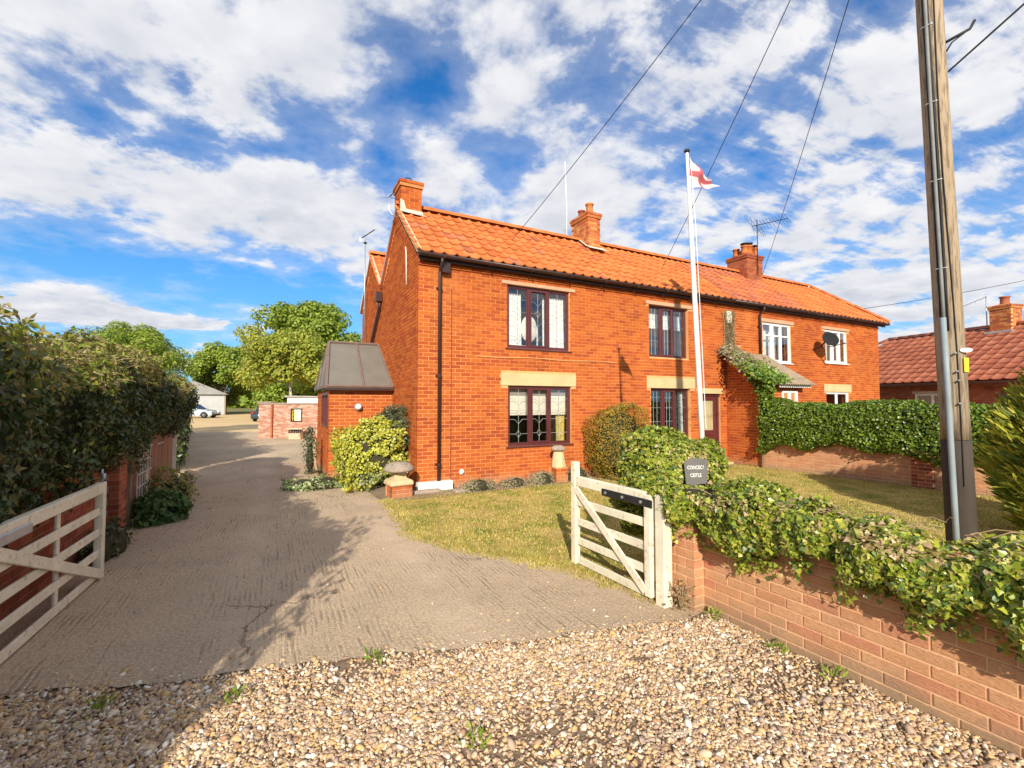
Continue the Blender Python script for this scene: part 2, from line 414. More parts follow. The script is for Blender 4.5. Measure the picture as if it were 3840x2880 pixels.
# glass: see-through with fresnel reflection
def glass_mat(name, tint, base=.06, top=.55):
    m = bpy.data.materials.new(name); m.use_nodes = True; n, l = m.node_tree.nodes, m.node_tree.links; n.clear()
    T = NT(n, l)
    tr = n.new('ShaderNodeBsdfTransparent'); tr.inputs[0].default_value = (*tint, 1)
    gl = n.new('ShaderNodeBsdfGlossy'); gl.inputs['Roughness'].default_value = .015
    lw = n.new('ShaderNodeLayerWeight'); lw.inputs[0].default_value = .35
    f = T.maprange(lw.outputs['Facing'], 0, 1, base, top, False)
    geo = n.new('ShaderNodeNewGeometry'); v = T.noise(geo.outputs['Position'], 2.2, 2, .5)
    b = n.new('ShaderNodeBump'); b.inputs['Strength'].default_value = .05; b.inputs['Distance'].default_value = .02
    l.new(v, b.inputs['Height']); l.new(b.outputs[0], gl.inputs['Normal'])
    mx = n.new('ShaderNodeMixShader'); l.new(f, mx.inputs[0]); l.new(tr.outputs[0], mx.inputs[1]); l.new(gl.outputs[0], mx.inputs[2])
    o = n.new('ShaderNodeOutputMaterial'); l.new(mx.outputs[0], o.inputs[0]); MATS[name] = m
glass_mat('glass', (.97, .98, .98), .09, .7)
def poly_mat():
    m = mat('polycarb', [(.33, .31, .26)], rough=.35, spec=.5, noise=(2.5, .12), transl=.45)
poly_mat()

def concrete_mat():
    m = bpy.data.materials.new('concrete'); m.use_nodes = True; n, l = m.node_tree.nodes, m.node_tree.links; n.clear(); MATS['concrete'] = m
    T = NT(n, l); geo = n.new('ShaderNodeNewGeometry'); pos = geo.outputs['Position']
    sx = n.new('ShaderNodeSeparateXYZ'); l.new(pos, sx.inputs[0]); X, Y = sx.outputs[0], sx.outputs[1]
    u = T.m('ADD', T.m('MULTIPLY', X, .888), T.m('MULTIPLY', Y, .46))       # across the drive
    v = T.m('SUBTRACT', T.m('MULTIPLY', Y, .888), T.m('MULTIPLY', X, .46))  # along the drive
    big = T.noise(pos, .55, 5, .6, .4); mid = T.noise(pos, 4, 6, .68, .2); fine = T.noise(pos, 34, 5, .8)
    c = T.ramp(big, [(.30, (.45, .335, .220)), (.5, (.56, .42, .275)), (.72, (.66, .495, .315))])
    c = T.mix(T.m('MULTIPLY', T.maprange(mid, .50, .70), .42), c, (.45, .335, .215))
    c = T.mix(T.m('MULTIPLY', T.maprange(T.noise(pos, 1.7, 5, .65, .5), .55, .68), .45), c, (.40, .30, .20))
    c = T.mix(T.m('MULTIPLY', T.maprange(fine, .47, .58), .62), c, (.35, .26, .185))
    c = T.mix(T.m('MULTIPLY', T.maprange(T.noise(pos, 60, 3, .7), .55, .64), .75), c, (.84, .68, .50))
    c = T.mix(T.m('MULTIPLY', T.maprange(T.noise(pos, 95, 2, .6), .60, .68), .55), c, (.16, .125, .10))
    # two worn wheel tracks, paler and smoother
    tr = T.m('ABSOLUTE', T.m('SUBTRACT', T.m('ABSOLUTE', T.m('SUBTRACT', u, .55)), .78))
    track = T.m('MULTIPLY', T.maprange(tr, .0, .34, 1, 0), T.maprange(T.noise(pos, 1.1, 4, .6), .36, .62))
    c = T.mix(T.m('MULTIPLY', track, .30), c, (.74, .57, .41))
    # tamped ridges along the drive: short broken strokes
    warp = T.m('MULTIPLY', T.noise(pos, 1.1, 4, .6), .10)
    wv = T.m('SINE', T.m('MULTIPLY', T.m('ADD', u, warp), 2 * PI / .042))
    sv = T.noise(T.comb(T.m('MULTIPLY', u, 9), T.m('MULTIPLY', v, 1.5), 0.0), 1.6, 4, .65)
    rib = T.m('MULTIPLY', T.m('MULTIPLY', T.maprange(sv, .46, .60), T.maprange(T.noise(pos, .8, 4, .6), .40, .58)), T.m('SUBTRACT', 1.0, T.m('MULTIPLY', track, .6)))
    groove = T.m('MULTIPLY', T.maprange(wv, -.2, -1.0), rib)
    c = T.mix(T.m('MULTIPLY', groove, .55), c, (.17, .13, .095))
    # hairline cracks
    vo = n.new('ShaderNodeTexVoronoi'); vo.feature = 'DISTANCE_TO_EDGE'; vo.inputs['Scale'].default_value = .55
    wp = n.new('ShaderNodeVectorMath'); wp.operation = 'ADD'
    nz = n.new('ShaderNodeTexNoise'); nz.inputs['Scale'].default_value = 2.2; nz.inputs['Detail'].default_value = 8; nz.inputs['Roughness'].default_value = .65; l.new(pos, nz.inputs['Vector'])
    sc = n.new('ShaderNodeVectorMath'); sc.operation = 'SCALE'; sc.inputs['Scale'].default_value = .8; l.new(nz.outputs['Color'], sc.inputs[0])
    l.new(pos, wp.inputs[0]); l.new(sc.outputs[0], wp.inputs[1]); l.new(wp.outputs[0], vo.inputs['Vector'])
    crack = T.maprange(vo.outputs['Distance'], .0, .010, 1, 0)
    crack = T.m('MULTIPLY', crack, T.maprange(T.noise(pos, .7, 2), .50, .64))
    c = T.mix(T.m('MULTIPLY', crack, .8), c, (.10, .08, .055))
    h = T.m('ADD', T.m('MULTIPLY', fine, .8), T.m('MULTIPLY', mid, 1.0))
    h = T.m('SUBTRACT', T.m('ADD', h, T.m('MULTIPLY', T.m('MULTIPLY', wv, rib), .30)), T.m('MULTIPLY', crack, .8))
    b = n.new('ShaderNodeBump'); b.inputs['Strength'].default_value = .8; b.inputs['Distance'].default_value = .020; l.new(h, b.inputs['Height'])
    bs = n.new('ShaderNodeBsdfPrincipled'); bs.inputs['Roughness'].default_value = .9; bs.inputs['Specular IOR Level'].default_value = .15
    l.new(c, bs.inputs['Base Color']); l.new(b.outputs[0], bs.inputs['Normal'])
    o = n.new('ShaderNodeOutputMaterial'); l.new(bs.outputs[0], o.inputs[0])
concrete_mat()

def ground_mat(name, stops, s1, s2, bumpd, fine_cols):
    m = bpy.data.materials.new(name); m.use_nodes = True; n, l = m.node_tree.nodes, m.node_tree.links; n.clear(); MATS[name] = m
    T = NT(n, l); geo = n.new('ShaderNodeNewGeometry'); pos = geo.outputs['Position']
    a = T.noise(pos, s1, 6, .62, .2); f = T.noise(pos, s2, 4, .7)
    c = T.ramp(a, stops)
    c = T.mix(T.m('MULTIPLY', T.maprange(f, .42, .62), .6), c, fine_cols)
    b = n.new('ShaderNodeBump'); b.inputs['Strength'].default_value = .8; b.inputs['Distance'].default_value = bumpd; l.new(f, b.inputs['Height'])
    bs = n.new('ShaderNodeBsdfPrincipled'); bs.inputs['Roughness'].default_value = .95; bs.inputs['Specular IOR Level'].default_value = .1
    l.new(c, bs.inputs['Base Color']); l.new(b.outputs[0], bs.inputs['Normal'])
    o = n.new('ShaderNodeOutputMaterial'); l.new(bs.outputs[0], o.inputs[0])
ground_mat('lawn_ground', [(.38, (.20, .25, .03)), (.46, (.36, .31, .07)), (.53, (.52, .38, .12)), (.65, (.62, .44, .17))], 1.9, 38, .04, (.30, .23, .07))
ground_mat('field', [(.35, (.16, .17, .05)), (.6, (.26, .22, .09))], .3, 30, .02, (.14, .12, .05))
ground_mat('yard', [(.35, (.62, .44, .23)), (.6, (.74, .54, .29))], .4, 40, .02, (.54, .38, .20))
mat('flashing_mortar', [(.60, .53, .43)], noise=(14, .3), fine=(40, .4, .55, (.36, .31, .25)), bump=(50, .5, .006))
M = MATS

# ------------------------------------------------------------------ brick walls
def brick_list(w, h, holes=(), a0=0.0, z0=0.0, top=None, pitch=.225, course=.075, joint=.010, off=0.0):
    """bricks as (a, z, length, height) in a wall's own plane; clipped at openings and under a sloping top"""
    out = []
    nrow = int(math.ceil((h - z0) / course - 1e-6))
    for r in range(nrow):
        zb = z0 + r * course
        zt = min(zb + course - joint, h)
        if zt - zb < .02: continue
        x = a0 - (pitch / 2 if r % 2 else 0) - off - random.uniform(0, .004)
        while x < w - 1e-4:
            segs = [(max(x, a0), min(x + pitch - joint, w))]
            for (ha, hb, hz0, hz1) in holes:
                if zt > hz0 + .004 and zb < hz1 - .004:
                    ns = []
                    for (p, q) in segs:
                        if q <= ha or p >= hb: ns.append((p, q)); continue
                        if p < ha - .001: ns.append((p, ha - .002))
                        if q > hb + .001: ns.append((hb + .002, q))
                    segs = ns
            for (p, q) in segs:
                if q - p < .022: continue
                if top is not None and (zt > top(p) or zt > top(q)): continue
                out.append((p, zb, q - p, zt - zb))
            x += pitch
    return out

_bmesh_cache = {}
def brick_mesh(L, H, D, m):
    key = (round(L, 3), round(H, 3), D, m)
    if key not in _bmesh_cache:
        b = MB(); e = .0025
        # front face slightly smaller: a worn arris
        v = [(0, 0 + .003, 0), (L, .003, 0), (L, .003, H), (0, .003, H), (e, 0, e), (L - e, 0, e), (L - e, 0, H - e), (e, 0, H - e), (0, D, 0), (L, D, 0), (L, D, H), (0, D, H)]
        b.v = v
        b.f = [(4, 5, 6, 7), (0, 1, 5, 4), (1, 2, 6, 5), (2, 3, 7, 6), (3, 0, 4, 7), (1, 0, 8, 9), (2, 1, 9, 10), (3, 2, 10, 11), (0, 3, 11, 8)]
        _bmesh_cache[key] = b.mesh('brick', M[m])
    return _bmesh_cache[key]

def bricks_np(frame, bl, D=.10, proud=None):
    """joined bricks in a frame (Matrix), front at y=0"""
    n = len(bl); V = np.zeros((n, 8, 3)); B = np.array(bl)
    pr = np.zeros(n) if proud is None else proud
    a, z, L, H = B.T
    for i, (fx, fy, fz) in enumerate([(0, 0, 0), (1, 0, 0), (1, 0, 1), (0, 0, 1), (0, 1, 0), (1, 1, 0), (1, 1, 1), (0, 1, 1)]):
        V[:, i, 0] = a + fx * L; V[:, i, 1] = fy * D + (0 if fy else 1) * pr; V[:, i, 2] = z + fz * H
    Fq = np.array([(0, 1, 2, 3), (1, 5, 6, 2), (3, 2, 6, 7), (1, 0, 4, 5), (4, 0, 3, 7)])
    F = (np.arange(n)[:, None, None] * 8 + Fq[None]).reshape(-1, 4)
    V = V.reshape(-1, 3); Mx = np.array(frame)
    return V @ Mx[:3, :3].T + Mx[:3, 3], F

def emit_walls(root, walls, m, nsingle=300, D=.10):
    """walls: list of (part object, frame in part coordinates, bricks). The nearest nsingle bricks become objects, the rest one mesh per wall"""
    cand = []
    bpy.context.view_layer.update()
    for wi, (part, fr, bl) in enumerate(walls):
        mw = part.matrix_world @ fr
        for bi, (a, z, L, H) in enumerate(bl):
            if L > .09: cand.append(((mw @ Vector((a + L / 2, 0, z + H / 2)) - CAM).length, wi, bi))
    cand.sort(); single = set((w, b) for _, w, b in cand[:nsingle])
    for wi, (part, fr, bl) in enumerate(walls):
        rest = []
        for bi, br in enumerate(bl):
            if (wi, bi) in single:
                a, z, L, H = br
                o = bpy.data.objects.new('brick', brick_mesh(L, H, D, m))
                o.matrix_basis = fr @ Matrix.Translation((a, random.uniform(-.0015, .0015), z))
                add(o, part)
            else: rest.append(br)
        if rest:
            V, F = bricks_np(fr, rest, D, np.random.default_rng(wi).uniform(-.0015, .0015, len(rest)))
            tag(obj_np('brickwork', V, F, M[m], part), kind='stuff')

def wall_core(holes, w, h, t0, t1, b=None, a0=0.0, z0=0.0):
    """mortar body with openings: boxes between all opening edges, faces merged by dissolving"""
    b = b or MB()
    xs = sorted(set([a0, w] + [v for q in holes for v in q[:2] if a0 < v < w]))
    zs = sorted(set([z0, h] + [v for q in holes for v in q[2:] if z0 < v < h]))
    for i in range(len(xs) - 1):
        runs = []
        for j in range(len(zs) - 1):
            cx, cz = (xs[i] + xs[i + 1]) / 2, (zs[j] + zs[j + 1]) / 2
            if any(q[0] < cx < q[1] and q[2] < cz < q[3] for q in holes): continue
            if runs and abs(runs[-1][1] - zs[j]) < 1e-6: runs[-1][1] = zs[j + 1]
            else: runs.append([zs[j], zs[j + 1]])
        for (p, q) in runs: b.box(xs[i], xs[i + 1], t0, t1, p, q)
    return b

def frame(o, ex, ey):
    ex, ey = Vector(ex).normalized(), Vector(ey).normalized(); ez = ex.cross(ey)
    Mx = Matrix((ex, ey, ez)).transposed().to_4x4(); Mx.translation = Vector(o)
    return Mx

# ------------------------------------------------------------------ leaves
T_OVAL = (np.array([(0, 0, 0), (.30, .40, .10), (0, 1, 0), (-.30, .40, .10)]), np.array([(0, 1, 2), (0, 2, 3)]))
T_ROUND = (np.array([(0, 0, 0), (.42, .30, .09), (.30, .80, .03), (0, 1, -.04), (-.30, .80, .03), (-.42, .30, .09)]), np.array([(0, 1, 2), (0, 2, 3), (0, 3, 4), (0, 4, 5)]))
T_IVY = (np.array([(0, .04, 0), (.40, .02, .06), (.47, .36, .07), (.20, .66, .0), (0, 1, -.08), (-.20, .66, .0), (-.47, .36, .07), (-.40, .02, .06)]), np.array([(0, 1, 2), (0, 2, 3), (0, 3, 4), (0, 4, 5), (0, 5, 6), (0, 6, 7)]))
T_LONG = (np.array([(0, 0, 0), (.17, .40, .06), (0, 1, -.08), (-.17, .40, .06)]), np.array([(0, 1, 2), (0, 2, 3)]))
T_SPRAY = (np.array([(0, 0, 0), (.10, .30, .02), (.06, .80, -.02), (0, 1, -.06), (-.06, .8, -.02), (-.10, .3, .02)]), np.array([(0, 1, 2), (0, 2, 3), (0, 3, 4), (0, 4, 5)]))

def leaf_frames(P, N, size, droop=.35, jit=.55, sv=.35, r=None, axis=None):
    r = r or rng; n = len(P)
    nn = nrm(N + jit * r.normal(size=(n, 3)))
    a = r.normal(size=(n, 3)) + np.array([0, 0, -droop]) if axis is None else axis + .45 * r.normal(size=(n, 3))
    a = nrm(a - (a * nn).sum(1, keepdims=True) * nn)
    x = np.cross(a, nn)
    s = size * (1 + sv * r.uniform(-1, 1, n))
    return P, x, a, nn, s

def leaf_mesh(fr, tmpl):
    P, x, a, nn, s = fr; T, F = tmpl
    V = P[:, None] + s[:, None, None] * (T[None, :, 0:1] * x[:, None] + T[None, :, 1:2] * a[:, None] + T[None, :, 2:3] * nn[:, None])
    n, k = len(P), len(T)
    return V.reshape(-1, 3), (np.arange(n)[:, None, None] * k + F[None]).reshape(-1, 3)

def put_leaves(parent, fr, tmpl, m, nsingle=0, name='leaf', smooth=False):
    """joined foliage; the nsingle leaves nearest the camera that face it become leaf objects"""
    P, x, a, nn, s = fr
    if nsingle:
        bpy.context.view_layer.update()
        mw = np.array(parent.matrix_world)
        Pw = P @ mw[:3, :3].T + mw[:3, 3]
        d = np.linalg.norm(Pw - np.array(CAM), axis=1)
        # in view only
        f = Pw[:, 1]; ok = (f > .5) & (np.abs(Pw[:, 0]) < f * 1.11) & (Pw[:, 2] - 1.73 > -.80 * f)
        d = np.where(ok, d, 1e6)
        idx = np.argsort(d)[: nsingle * 3]; idx = idx[d[idx] < 1e5]
        idx = rng.permutation(idx)[:nsingle]
        T, F = tmpl
        mes = []
        for k in range(4):
            Tk = T.copy(); Tk[:, 2] *= (.5 + .5 * k); Tk[:, 0] *= (.9 + .08 * k)
            mes.append(mesh_np(name, Tk, F, M[m], True))
        for q, i in enumerate(idx):
            o = bpy.data.objects.new(name, mes[q % 4])
            Mx = Matrix((Vector(x[i]) * s[i], Vector(a[i]) * s[i], Vector(nn[i]) * s[i])).transposed().to_4x4(); Mx.translation = Vector(P[i])
            o.matrix_basis = Mx; add(o, parent)
        keep = np.ones(len(P), bool); keep[idx] = False
        fr = tuple(v[keep] for v in fr)
    V, F = leaf_mesh(fr, tmpl)
    return tag(obj_np('foliage', V, F, M[m], parent, True), kind='stuff')

def shell_hedge(n, L, half, z0, z1, amp=.08, fr=2.2, inset=.10, expo=5.0, ends=True, seed=0, yoff=None):
    """points and normals on an uneven clipped-hedge skin along local x; half, z0, z1 may be functions of x"""
    r = np.random.default_rng(seed)
    fn = lambda q, x: q(x) if callable(q) else np.full_like(x, q)
    x = r.uniform(0, L, n); t = r.uniform(0, 2 * PI, n)
    c, s = np.cos(t), np.sin(t)
    k = (np.abs(c) ** expo + np.abs(s) ** expo) ** (-1 / expo)
    cy, cz = c * k, s * k
    ny = np.sign(c) * np.abs(cy) ** (expo - 1); nz = np.sign(s) * np.abs(cz) ** (expo - 1); nx = np.zeros(n)
    if ends:
        ne = int(n * .10)
        q = r.uniform(-1, 1, (ne, 2)); cy[:ne], cz[:ne] = q[:, 0] * .95, q[:, 1] * .95
        e = r.uniform(size=ne) < .5; x[:ne] = np.where(e, 0, L); nx[:ne] = np.where(e, -1, 1); ny[:ne] = cy[:ne] * .3; nz[:ne] = cz[:ne] * .3
    h, a, b = fn(half, x), fn(z0, x), fn(z1, x)
    P = np.stack([x, cy * h, (a + b) / 2 + cz * (b - a) / 2], 1)
    if yoff is not None: P[:, 1] += fn(yoff, x)
    N = nrm(np.stack([nx, ny / h, nz / ((b - a) / 2)], 1))
    d = amp * (snoise(P, fr, 0) * .7 + snoise(P, fr * 2.7, 1) * .5) - r.exponential(inset, n) + inset * .6
    return P + N * d[:, None], N

def shell_blob(n, c, rad, amp=.10, fr=2.5, inset=.08, expo=2.4, seed=0, low=-1.0):
    r = np.random.default_rng(seed)
    d = nrm(r.normal(size=(int(n * 1.6), 3)))
    d = d[d[:, 2] > low][:n]
    k = (np.abs(d) ** expo).sum(1) ** (-1 / expo)
    rad = np.array(rad)
    P = d * k[:, None] * rad
    N = nrm(d / rad)
    P = P + np.array(c)
    dd = amp * (snoise(P, fr, 2) * .7 + snoise(P, fr * 2.6, 3) * .5) - r.exponential(inset, len(P)) + inset * .6
    return P + N * dd[:, None], N

def core_blob(c, rad, m, parent, name='inner_twigs', expo=2.4, k=.80, amp=.06):
    bm = bmesh.new(); bmesh.ops.create_icosphere(bm, subdivisions=3, radius=1)
    V = np.array([v.co[:] for v in bm.verts]); F = np.array([[v.index for v in f.verts] for f in bm.faces]); bm.free()
    d = nrm(V); q = (np.abs(d) ** expo).sum(1) ** (-1 / expo)
    P = d * q[:, None] * np.array(rad) * k + np.array(c)
    P = P + d * (amp * snoise(P, 3, 1))[:, None]
    return obj_np(name, P, F, M[m], parent)

def core_hedge(L, half, z0, z1, m, parent, k=.80, yoff=None, name='inner_twigs', nx=24):
    fn = lambda q, x: float(q(np.array([x]))[0]) if callable(q) else q
    b = MB(); prev = None
    for i in range(nx + 1):
        x = .06 + (L - .12) * i / nx; h, a, t = fn(half, x) * k, fn(z0, x), fn(z1, x)
        mz, hz = (a + t) / 2, (t - a) / 2 * k; yo = fn(yoff, x) if yoff is not None else 0
        ring = len(b.v)
        for j in range(12):
            th = 2 * PI * j / 12; cc, ss = math.cos(th), math.sin(th); q = (abs(cc) ** 5 + abs(ss) ** 5) ** (-.2)
            jx = 1 + random.uniform(-.07, .05)
            b.v.append((x, yo + cc * q * h * jx, mz + ss * q * hz * jx))
        if prev is not None:
            for j in range(12): b.f.append((prev + j, prev + (j + 1) % 12, ring + (j + 1) % 12, ring + j))
        else: b.f.append(tuple(ring + j for j in range(12)))
        prev = ring
    b.f.append(tuple(prev + j for j in range(12)))
    return b.build(name, M[m], parent)

# ------------------------------------------------------------------ ground, drive, lawn
def sheet(name, pts, z, m, sub=0):
    b = MB(); b.poly([(x, y, z) for x, y in pts])
    o = b.build(name, M[m]); return tag(o, kind='structure')
TH = R(27.4)
tx, ty = math.cos(TH), math.sin(TH)
C0 = Vector((-1.84, 8.83, 0))
def hw(s, u, z=0.0):
    """house coordinates (along the front, back, up) to world"""
    return Vector((C0.x + s * tx - u * ty, C0.y + s * ty + u * tx, z))

sheet('ground', [(-900, -400), (900, -400), (900, 1400), (-900, 1400)], -.045, 'field')
sheet('yard', [(-4.2, 10.0), (-5.4, 12.6), (-9.0, 20.9), (-9.0, 30), (-26, 66), (-60, 66), (-60, 30), (-16, 18), (-12, 11), (-7.2, 7.0), (-4.6, 8.0)], -.022, 'yard')
sheet('flower_bed', [(-2.9, 8.9), (-2.35, 7.9), (-1.6, 8.2), tuple(hw(9, -.5)[:2]), tuple(hw(9, .3)[:2]), tuple(hw(0, .3)[:2]), tuple(hw(0, 2.2)[:2]), tuple(hw(-1.7, 2.2)[:2])], -.003, 'soil')
tag(sheet('gravel_bed', [(-9, -6), (9, -6), (9, 1.5), (3.2, 1.5), (1.75, 3.95), (.4, 3.7), (-1, 3.35), (-3.2, 3.0), (-9, 2.6)], -.014, 'gravel_fines'), kind='structure')
def jagged(pts, amp, step=.12, seed=1):
    r = random.Random(seed); out = []
    for (a, b) in zip(pts, pts[1:]):
        L = math.dist(a, b); k = max(1, int(L / step))
        for i in range(k):
            t = i / k; out.append((a[0] + (b[0] - a[0]) * t + r.uniform(-amp, amp), a[1] + (b[1] - a[1]) * t + r.uniform(-amp, amp)))
    out.append(pts[-1]); return out
near_edge = jagged([(-4.3, 2.55), (-3.04, 2.74), (-2.09, 2.88), (-1, 3.15), (.31, 3.41), (1.30, 3.66), (1.62, 3.80)], .03, .10, 3)
lawn_edge = jagged([(1.30, 4.02), (.92, 4.42), (.5, 4.76), (-.06, 5.08), (-.8, 5.52), (-1.35, 5.98), (-1.72, 6.9), (-2.05, 7.7), (-2.3, 8.0)], .05, .09, 4)
sheet('driveway', near_edge + lawn_edge + [(-2.75, 8.75), (-3.9, 9.6), (-4.28, 10.12), (-5.7, 13.0), (-7.2, 16.4), (-9.2, 20.2)] + jagged([(-10.4, 22.6), (-12.5, 25.4), (-15.5, 26.2), (-18.5, 25.0)], .25, .5, 8) + [(-12.5, 17.5), (-8.4, 10.8), (-5.1, 5.9), (-4.75, 4.6), (-4.6, 3.2)], 0.0, 'concrete')
lawn_pts = [(1.40, 4.02)] + lawn_edge[1:] + [(-2.1, 8.62), (-1.75, 8.72)] + [tuple(hw(8.9, -.05)[:2]), tuple(hw(9.0, -1.2)[:2]), (9.4, 7.2), (10.5, 4.0), (6, .2), (3.6, .6), (1.8, 3.75)]
sheet('lawn', lawn_pts, -.007, 'lawn_ground')

def in_poly(P, poly):
    x, y = P[:, 0], P[:, 1]; ins = np.zeros(len(P), bool); n = len(poly)
    for i in range(n):
        x0, y0 = poly[i]; x1, y1 = poly[(i + 1) % n]
        c = ((y0 > y) != (y1 > y)) & (x < (x1 - x0) * (y - y0) / (y1 - y0 + 1e-12) + x0)
        ins ^= c
    return ins

# grass blades
def grass(n, poly, hmin, hmax, m, seed, name, label, dens=None):
    r = np.random.default_rng(seed); pa = np.array(poly)
    P = r.uniform(pa.min(0), pa.max(0), (n, 2)); P = P[in_poly(P, poly)]
    if dens is not None: P = P[dens(P, r)]
    k = len(P); P3 = np.c_[P, np.zeros(k)]
    pat = snoise(P3, 1.1, 0)
    h = r.uniform(hmin, hmax, k) * (1 + .35 * pat); w = r.uniform(.004, .009, k)
    a = r.uniform(0, 2 * PI, k); lean = r.normal(0, .6, (k, 2)) * h[:, None]
    d = np.c_[np.cos(a), np.sin(a)] * w[:, None]
    V = np.zeros((k, 3, 3)); V[:, 0, :2] = P - d; V[:, 1, :2] = P + d; V[:, 2, :2] = P + lean; V[:, 2, 2] = h; V[:, :2, 2] = -.008
    o = obj_np(name, V.reshape(-1, 3), np.arange(3 * k).reshape(-1, 3), M[m])
    return tag(o, label, 'grass', kind='stuff')
near = lambda P, r: r.uniform(size=len(P)) < np.clip(7.0 / np.maximum(P[:, 1], .5), .25, 1)
grass(230000, lawn_pts, .006, .020, 'grass_blade', 21, 'lawn_grass', 'short sunburnt grass of the front lawn', near)
edge_strip = [(x - .07, y - .10) for x, y in lawn_edge] + [(x + .10, y + .20) for x, y in reversed(lawn_edge)]
grass(60000, edge_strip, .006, .034, 'grass_blade', 22, 'edge_grass', 'longer straggly grass along the lawn edge by the drive')

# pebbles
def ico():
    bm = bmesh.new(); bmesh.ops.create_icosphere(bm, subdivisions=1, radius=1)
    V = np.array([v.co[:] for v in bm.verts]); F = np.array([[v.index for v in f.verts] for f in bm.faces]); bm.free(); return V, F
ICO = ico()
def pebbles(P, size, seed, name, label, zb=.0):
    r = np.random.default_rng(seed); n = len(P); V0, F0 = ICO
    s = size * np.exp(r.normal(0, .30, n))
    sc = np.stack([s * r.uniform(.9, 1.35, n), s * r.uniform(.6, .9, n), s * r.uniform(.34, .62, n)], 1)
    a = r.uniform(0, 2 * PI, n); tl = r.normal(0, .35, (n, 2))
    V = np.repeat(V0[None], n, 0) * (1 + .16 * r.uniform(-1, 1, (n, 12, 1))) * sc[:, None]
    ca, sa = np.cos(a)[:, None], np.sin(a)[:, None]
    x, y, z = V[..., 0], V[..., 1], V[..., 2]
    z2 = z + tl[:, :1] * x + tl[:, 1:] * y
    W_ = np.stack([x * ca - y * sa, x * sa + y * ca, z2], 2)
    W_[..., 0] += P[:, None, 0]; W_[..., 1] += P[:, None, 1]; W_[..., 2] += (zb + sc[:, 2] * r.uniform(.2, .9, n))[:, None]
    o = obj_np(name, W_.reshape(-1, 3), (np.arange(n)[:, None, None] * 12 + F0[None]).reshape(-1, 3), M['pebble'], None, True)
    return tag(o, label, 'gravel', kind='stuff')
ex = np.array([p[0] for p in near_edge]); ey = np.array([p[1] for p in near_edge]); od = np.argsort(ex); ex, ey = ex[od], ey[od]
WD = Vector((.495, -.869, 0)).normalized(); W0 = Vector((1.65, 3.77, 0))
r_ = np.random.default_rng(31)
G = r_.uniform((-3.6, 1.75), (3.4, 4.05), (112000, 2))
yb = np.interp(G[:, 0], ex, ey); soft = r_.normal(0, .085, len(G))
ins = ((G[:, 0] - W0.x) * WD.y - (G[:, 1] - W0.y) * WD.x) > 0.015
ok = (G[:, 1] < yb + soft) & ins
ok |= (G[:, 1] < yb + .5) & ins & (r_.uniform(size=len(G)) < .016)
bare = np.clip(snoise(np.c_[G, np.zeros(len(G))], 1.5, 2) - .15, 0, 1) * .6 + np.clip(snoise(np.c_[G, np.zeros(len(G))], 4.0, 1) - .5, 0, 1) * .5
G = G[ok & (np.abs(G[:, 0]) < G[:, 1] * 1.18 + .2) & (r_.uniform(size=len(G)) > bare)]
pebbles(G, .0112, 32, 'gravel', 'tan and cream pebbles spread across the entrance apron', -.010)
S2 = r_.uniform((-5, 2.8), (1.2, 9.5), (900, 2)); S2 = S2[in_poly(S2, near_edge + lawn_edge + [(-2.75, 8.75), (-5.1, 8.0), (-4.6, 3.2)])]
pebbles(S2, .0075, 33, 'stray_gravel', 'stray pebbles scattered over the concrete drive', .002)

# weeds in the gravel, one by one
def tuft(name, loc, h, n, m, label, cat, group=None, spread=.05, tm=T_LONG):
    o = empty(name, loc); r = np.random.default_rng(int(abs(loc[0] * 977 + loc[1] * 331)) + n)
    P = np.c_[r.normal(0, spread, (n, 2)), r.uniform(0, h * .6, n)]
    ax = np.c_[P[:, :2] / spread * .5, np.ones(n)]
    fr = leaf_frames(P, np.c_[r.normal(0, 1, (n, 2)), np.full(n, .4)], h * .7, jit=.3, axis=ax, r=r)
    put_leaves(o, fr, tm, m)
    return tag(o, label, cat, group)
wlab = ['tiny yellow green weed in the gravel towards the left gate', 'small weed in the gravel nearest the bottom middle of the picture', 'small weed where the gravel meets the concrete', 'small weed at the foot of the brick wall in the gravel',
        'second small weed along the foot of the brick wall', 'yellowish weed in the shaded gravel at far left', 'small weed by the foot of the wall pier']
for (x, y), lb in zip([(-1.62, 2.70), (-.18, 2.37), (-.92, 3.10), (1.84, 3.22), (2.02, 2.92), (-2.32, 2.62), (1.60, 3.70)], wlab):
    tuft('weed', (x, y, 0), .06, 36, 'weed', lb, 'weed', 'weeds in the gravel', .03)

# ------------------------------------------------------------------ windows
def lead_lines(b, x0, x1, z0, z1, y, style):
    cx = (x0 + x1) / 2; w = x1 - x0; h = z1 - z0; r = .0045
    def ln(*pts): b.tube([(p[0], y, p[1]) for p in pts], r, 4, False)
    if style == 'diamond':
        ln((cx, z0), (cx, z1))
        for k, zz in enumerate([z0 + h * .16, z0 + h * .60, z0 + h * .38, z0 + h * .82]):
            d = min(w * .16, .06)
            if k < 2:
                ln((x0, zz), (cx - d, zz)); ln((cx + d, zz), (x1, zz))
                ln((cx, zz - d * 1.3), (cx + d, zz), (cx, zz + d * 1.3), (cx - d, zz), (cx, zz - d * 1.3))
            elif k == 2:
                ln((x0, zz + d), (cx - d * 1.6, zz + d), (cx, zz - d * .6), (cx + d * 1.6, zz + d), (x1, zz + d))
            else: ln((x0, zz), (cx - d * 1.6, zz), (cx, zz - d * 1.6), (cx + d * 1.6, zz), (x1, zz))
    else:
        for t in (.33, .67): ln((x0 + w * t, z0), (x0 + w * t, z1))
        for t in (.30, .62, .86): ln((x0, z0 + h * t), (x1, z0 + h * t))

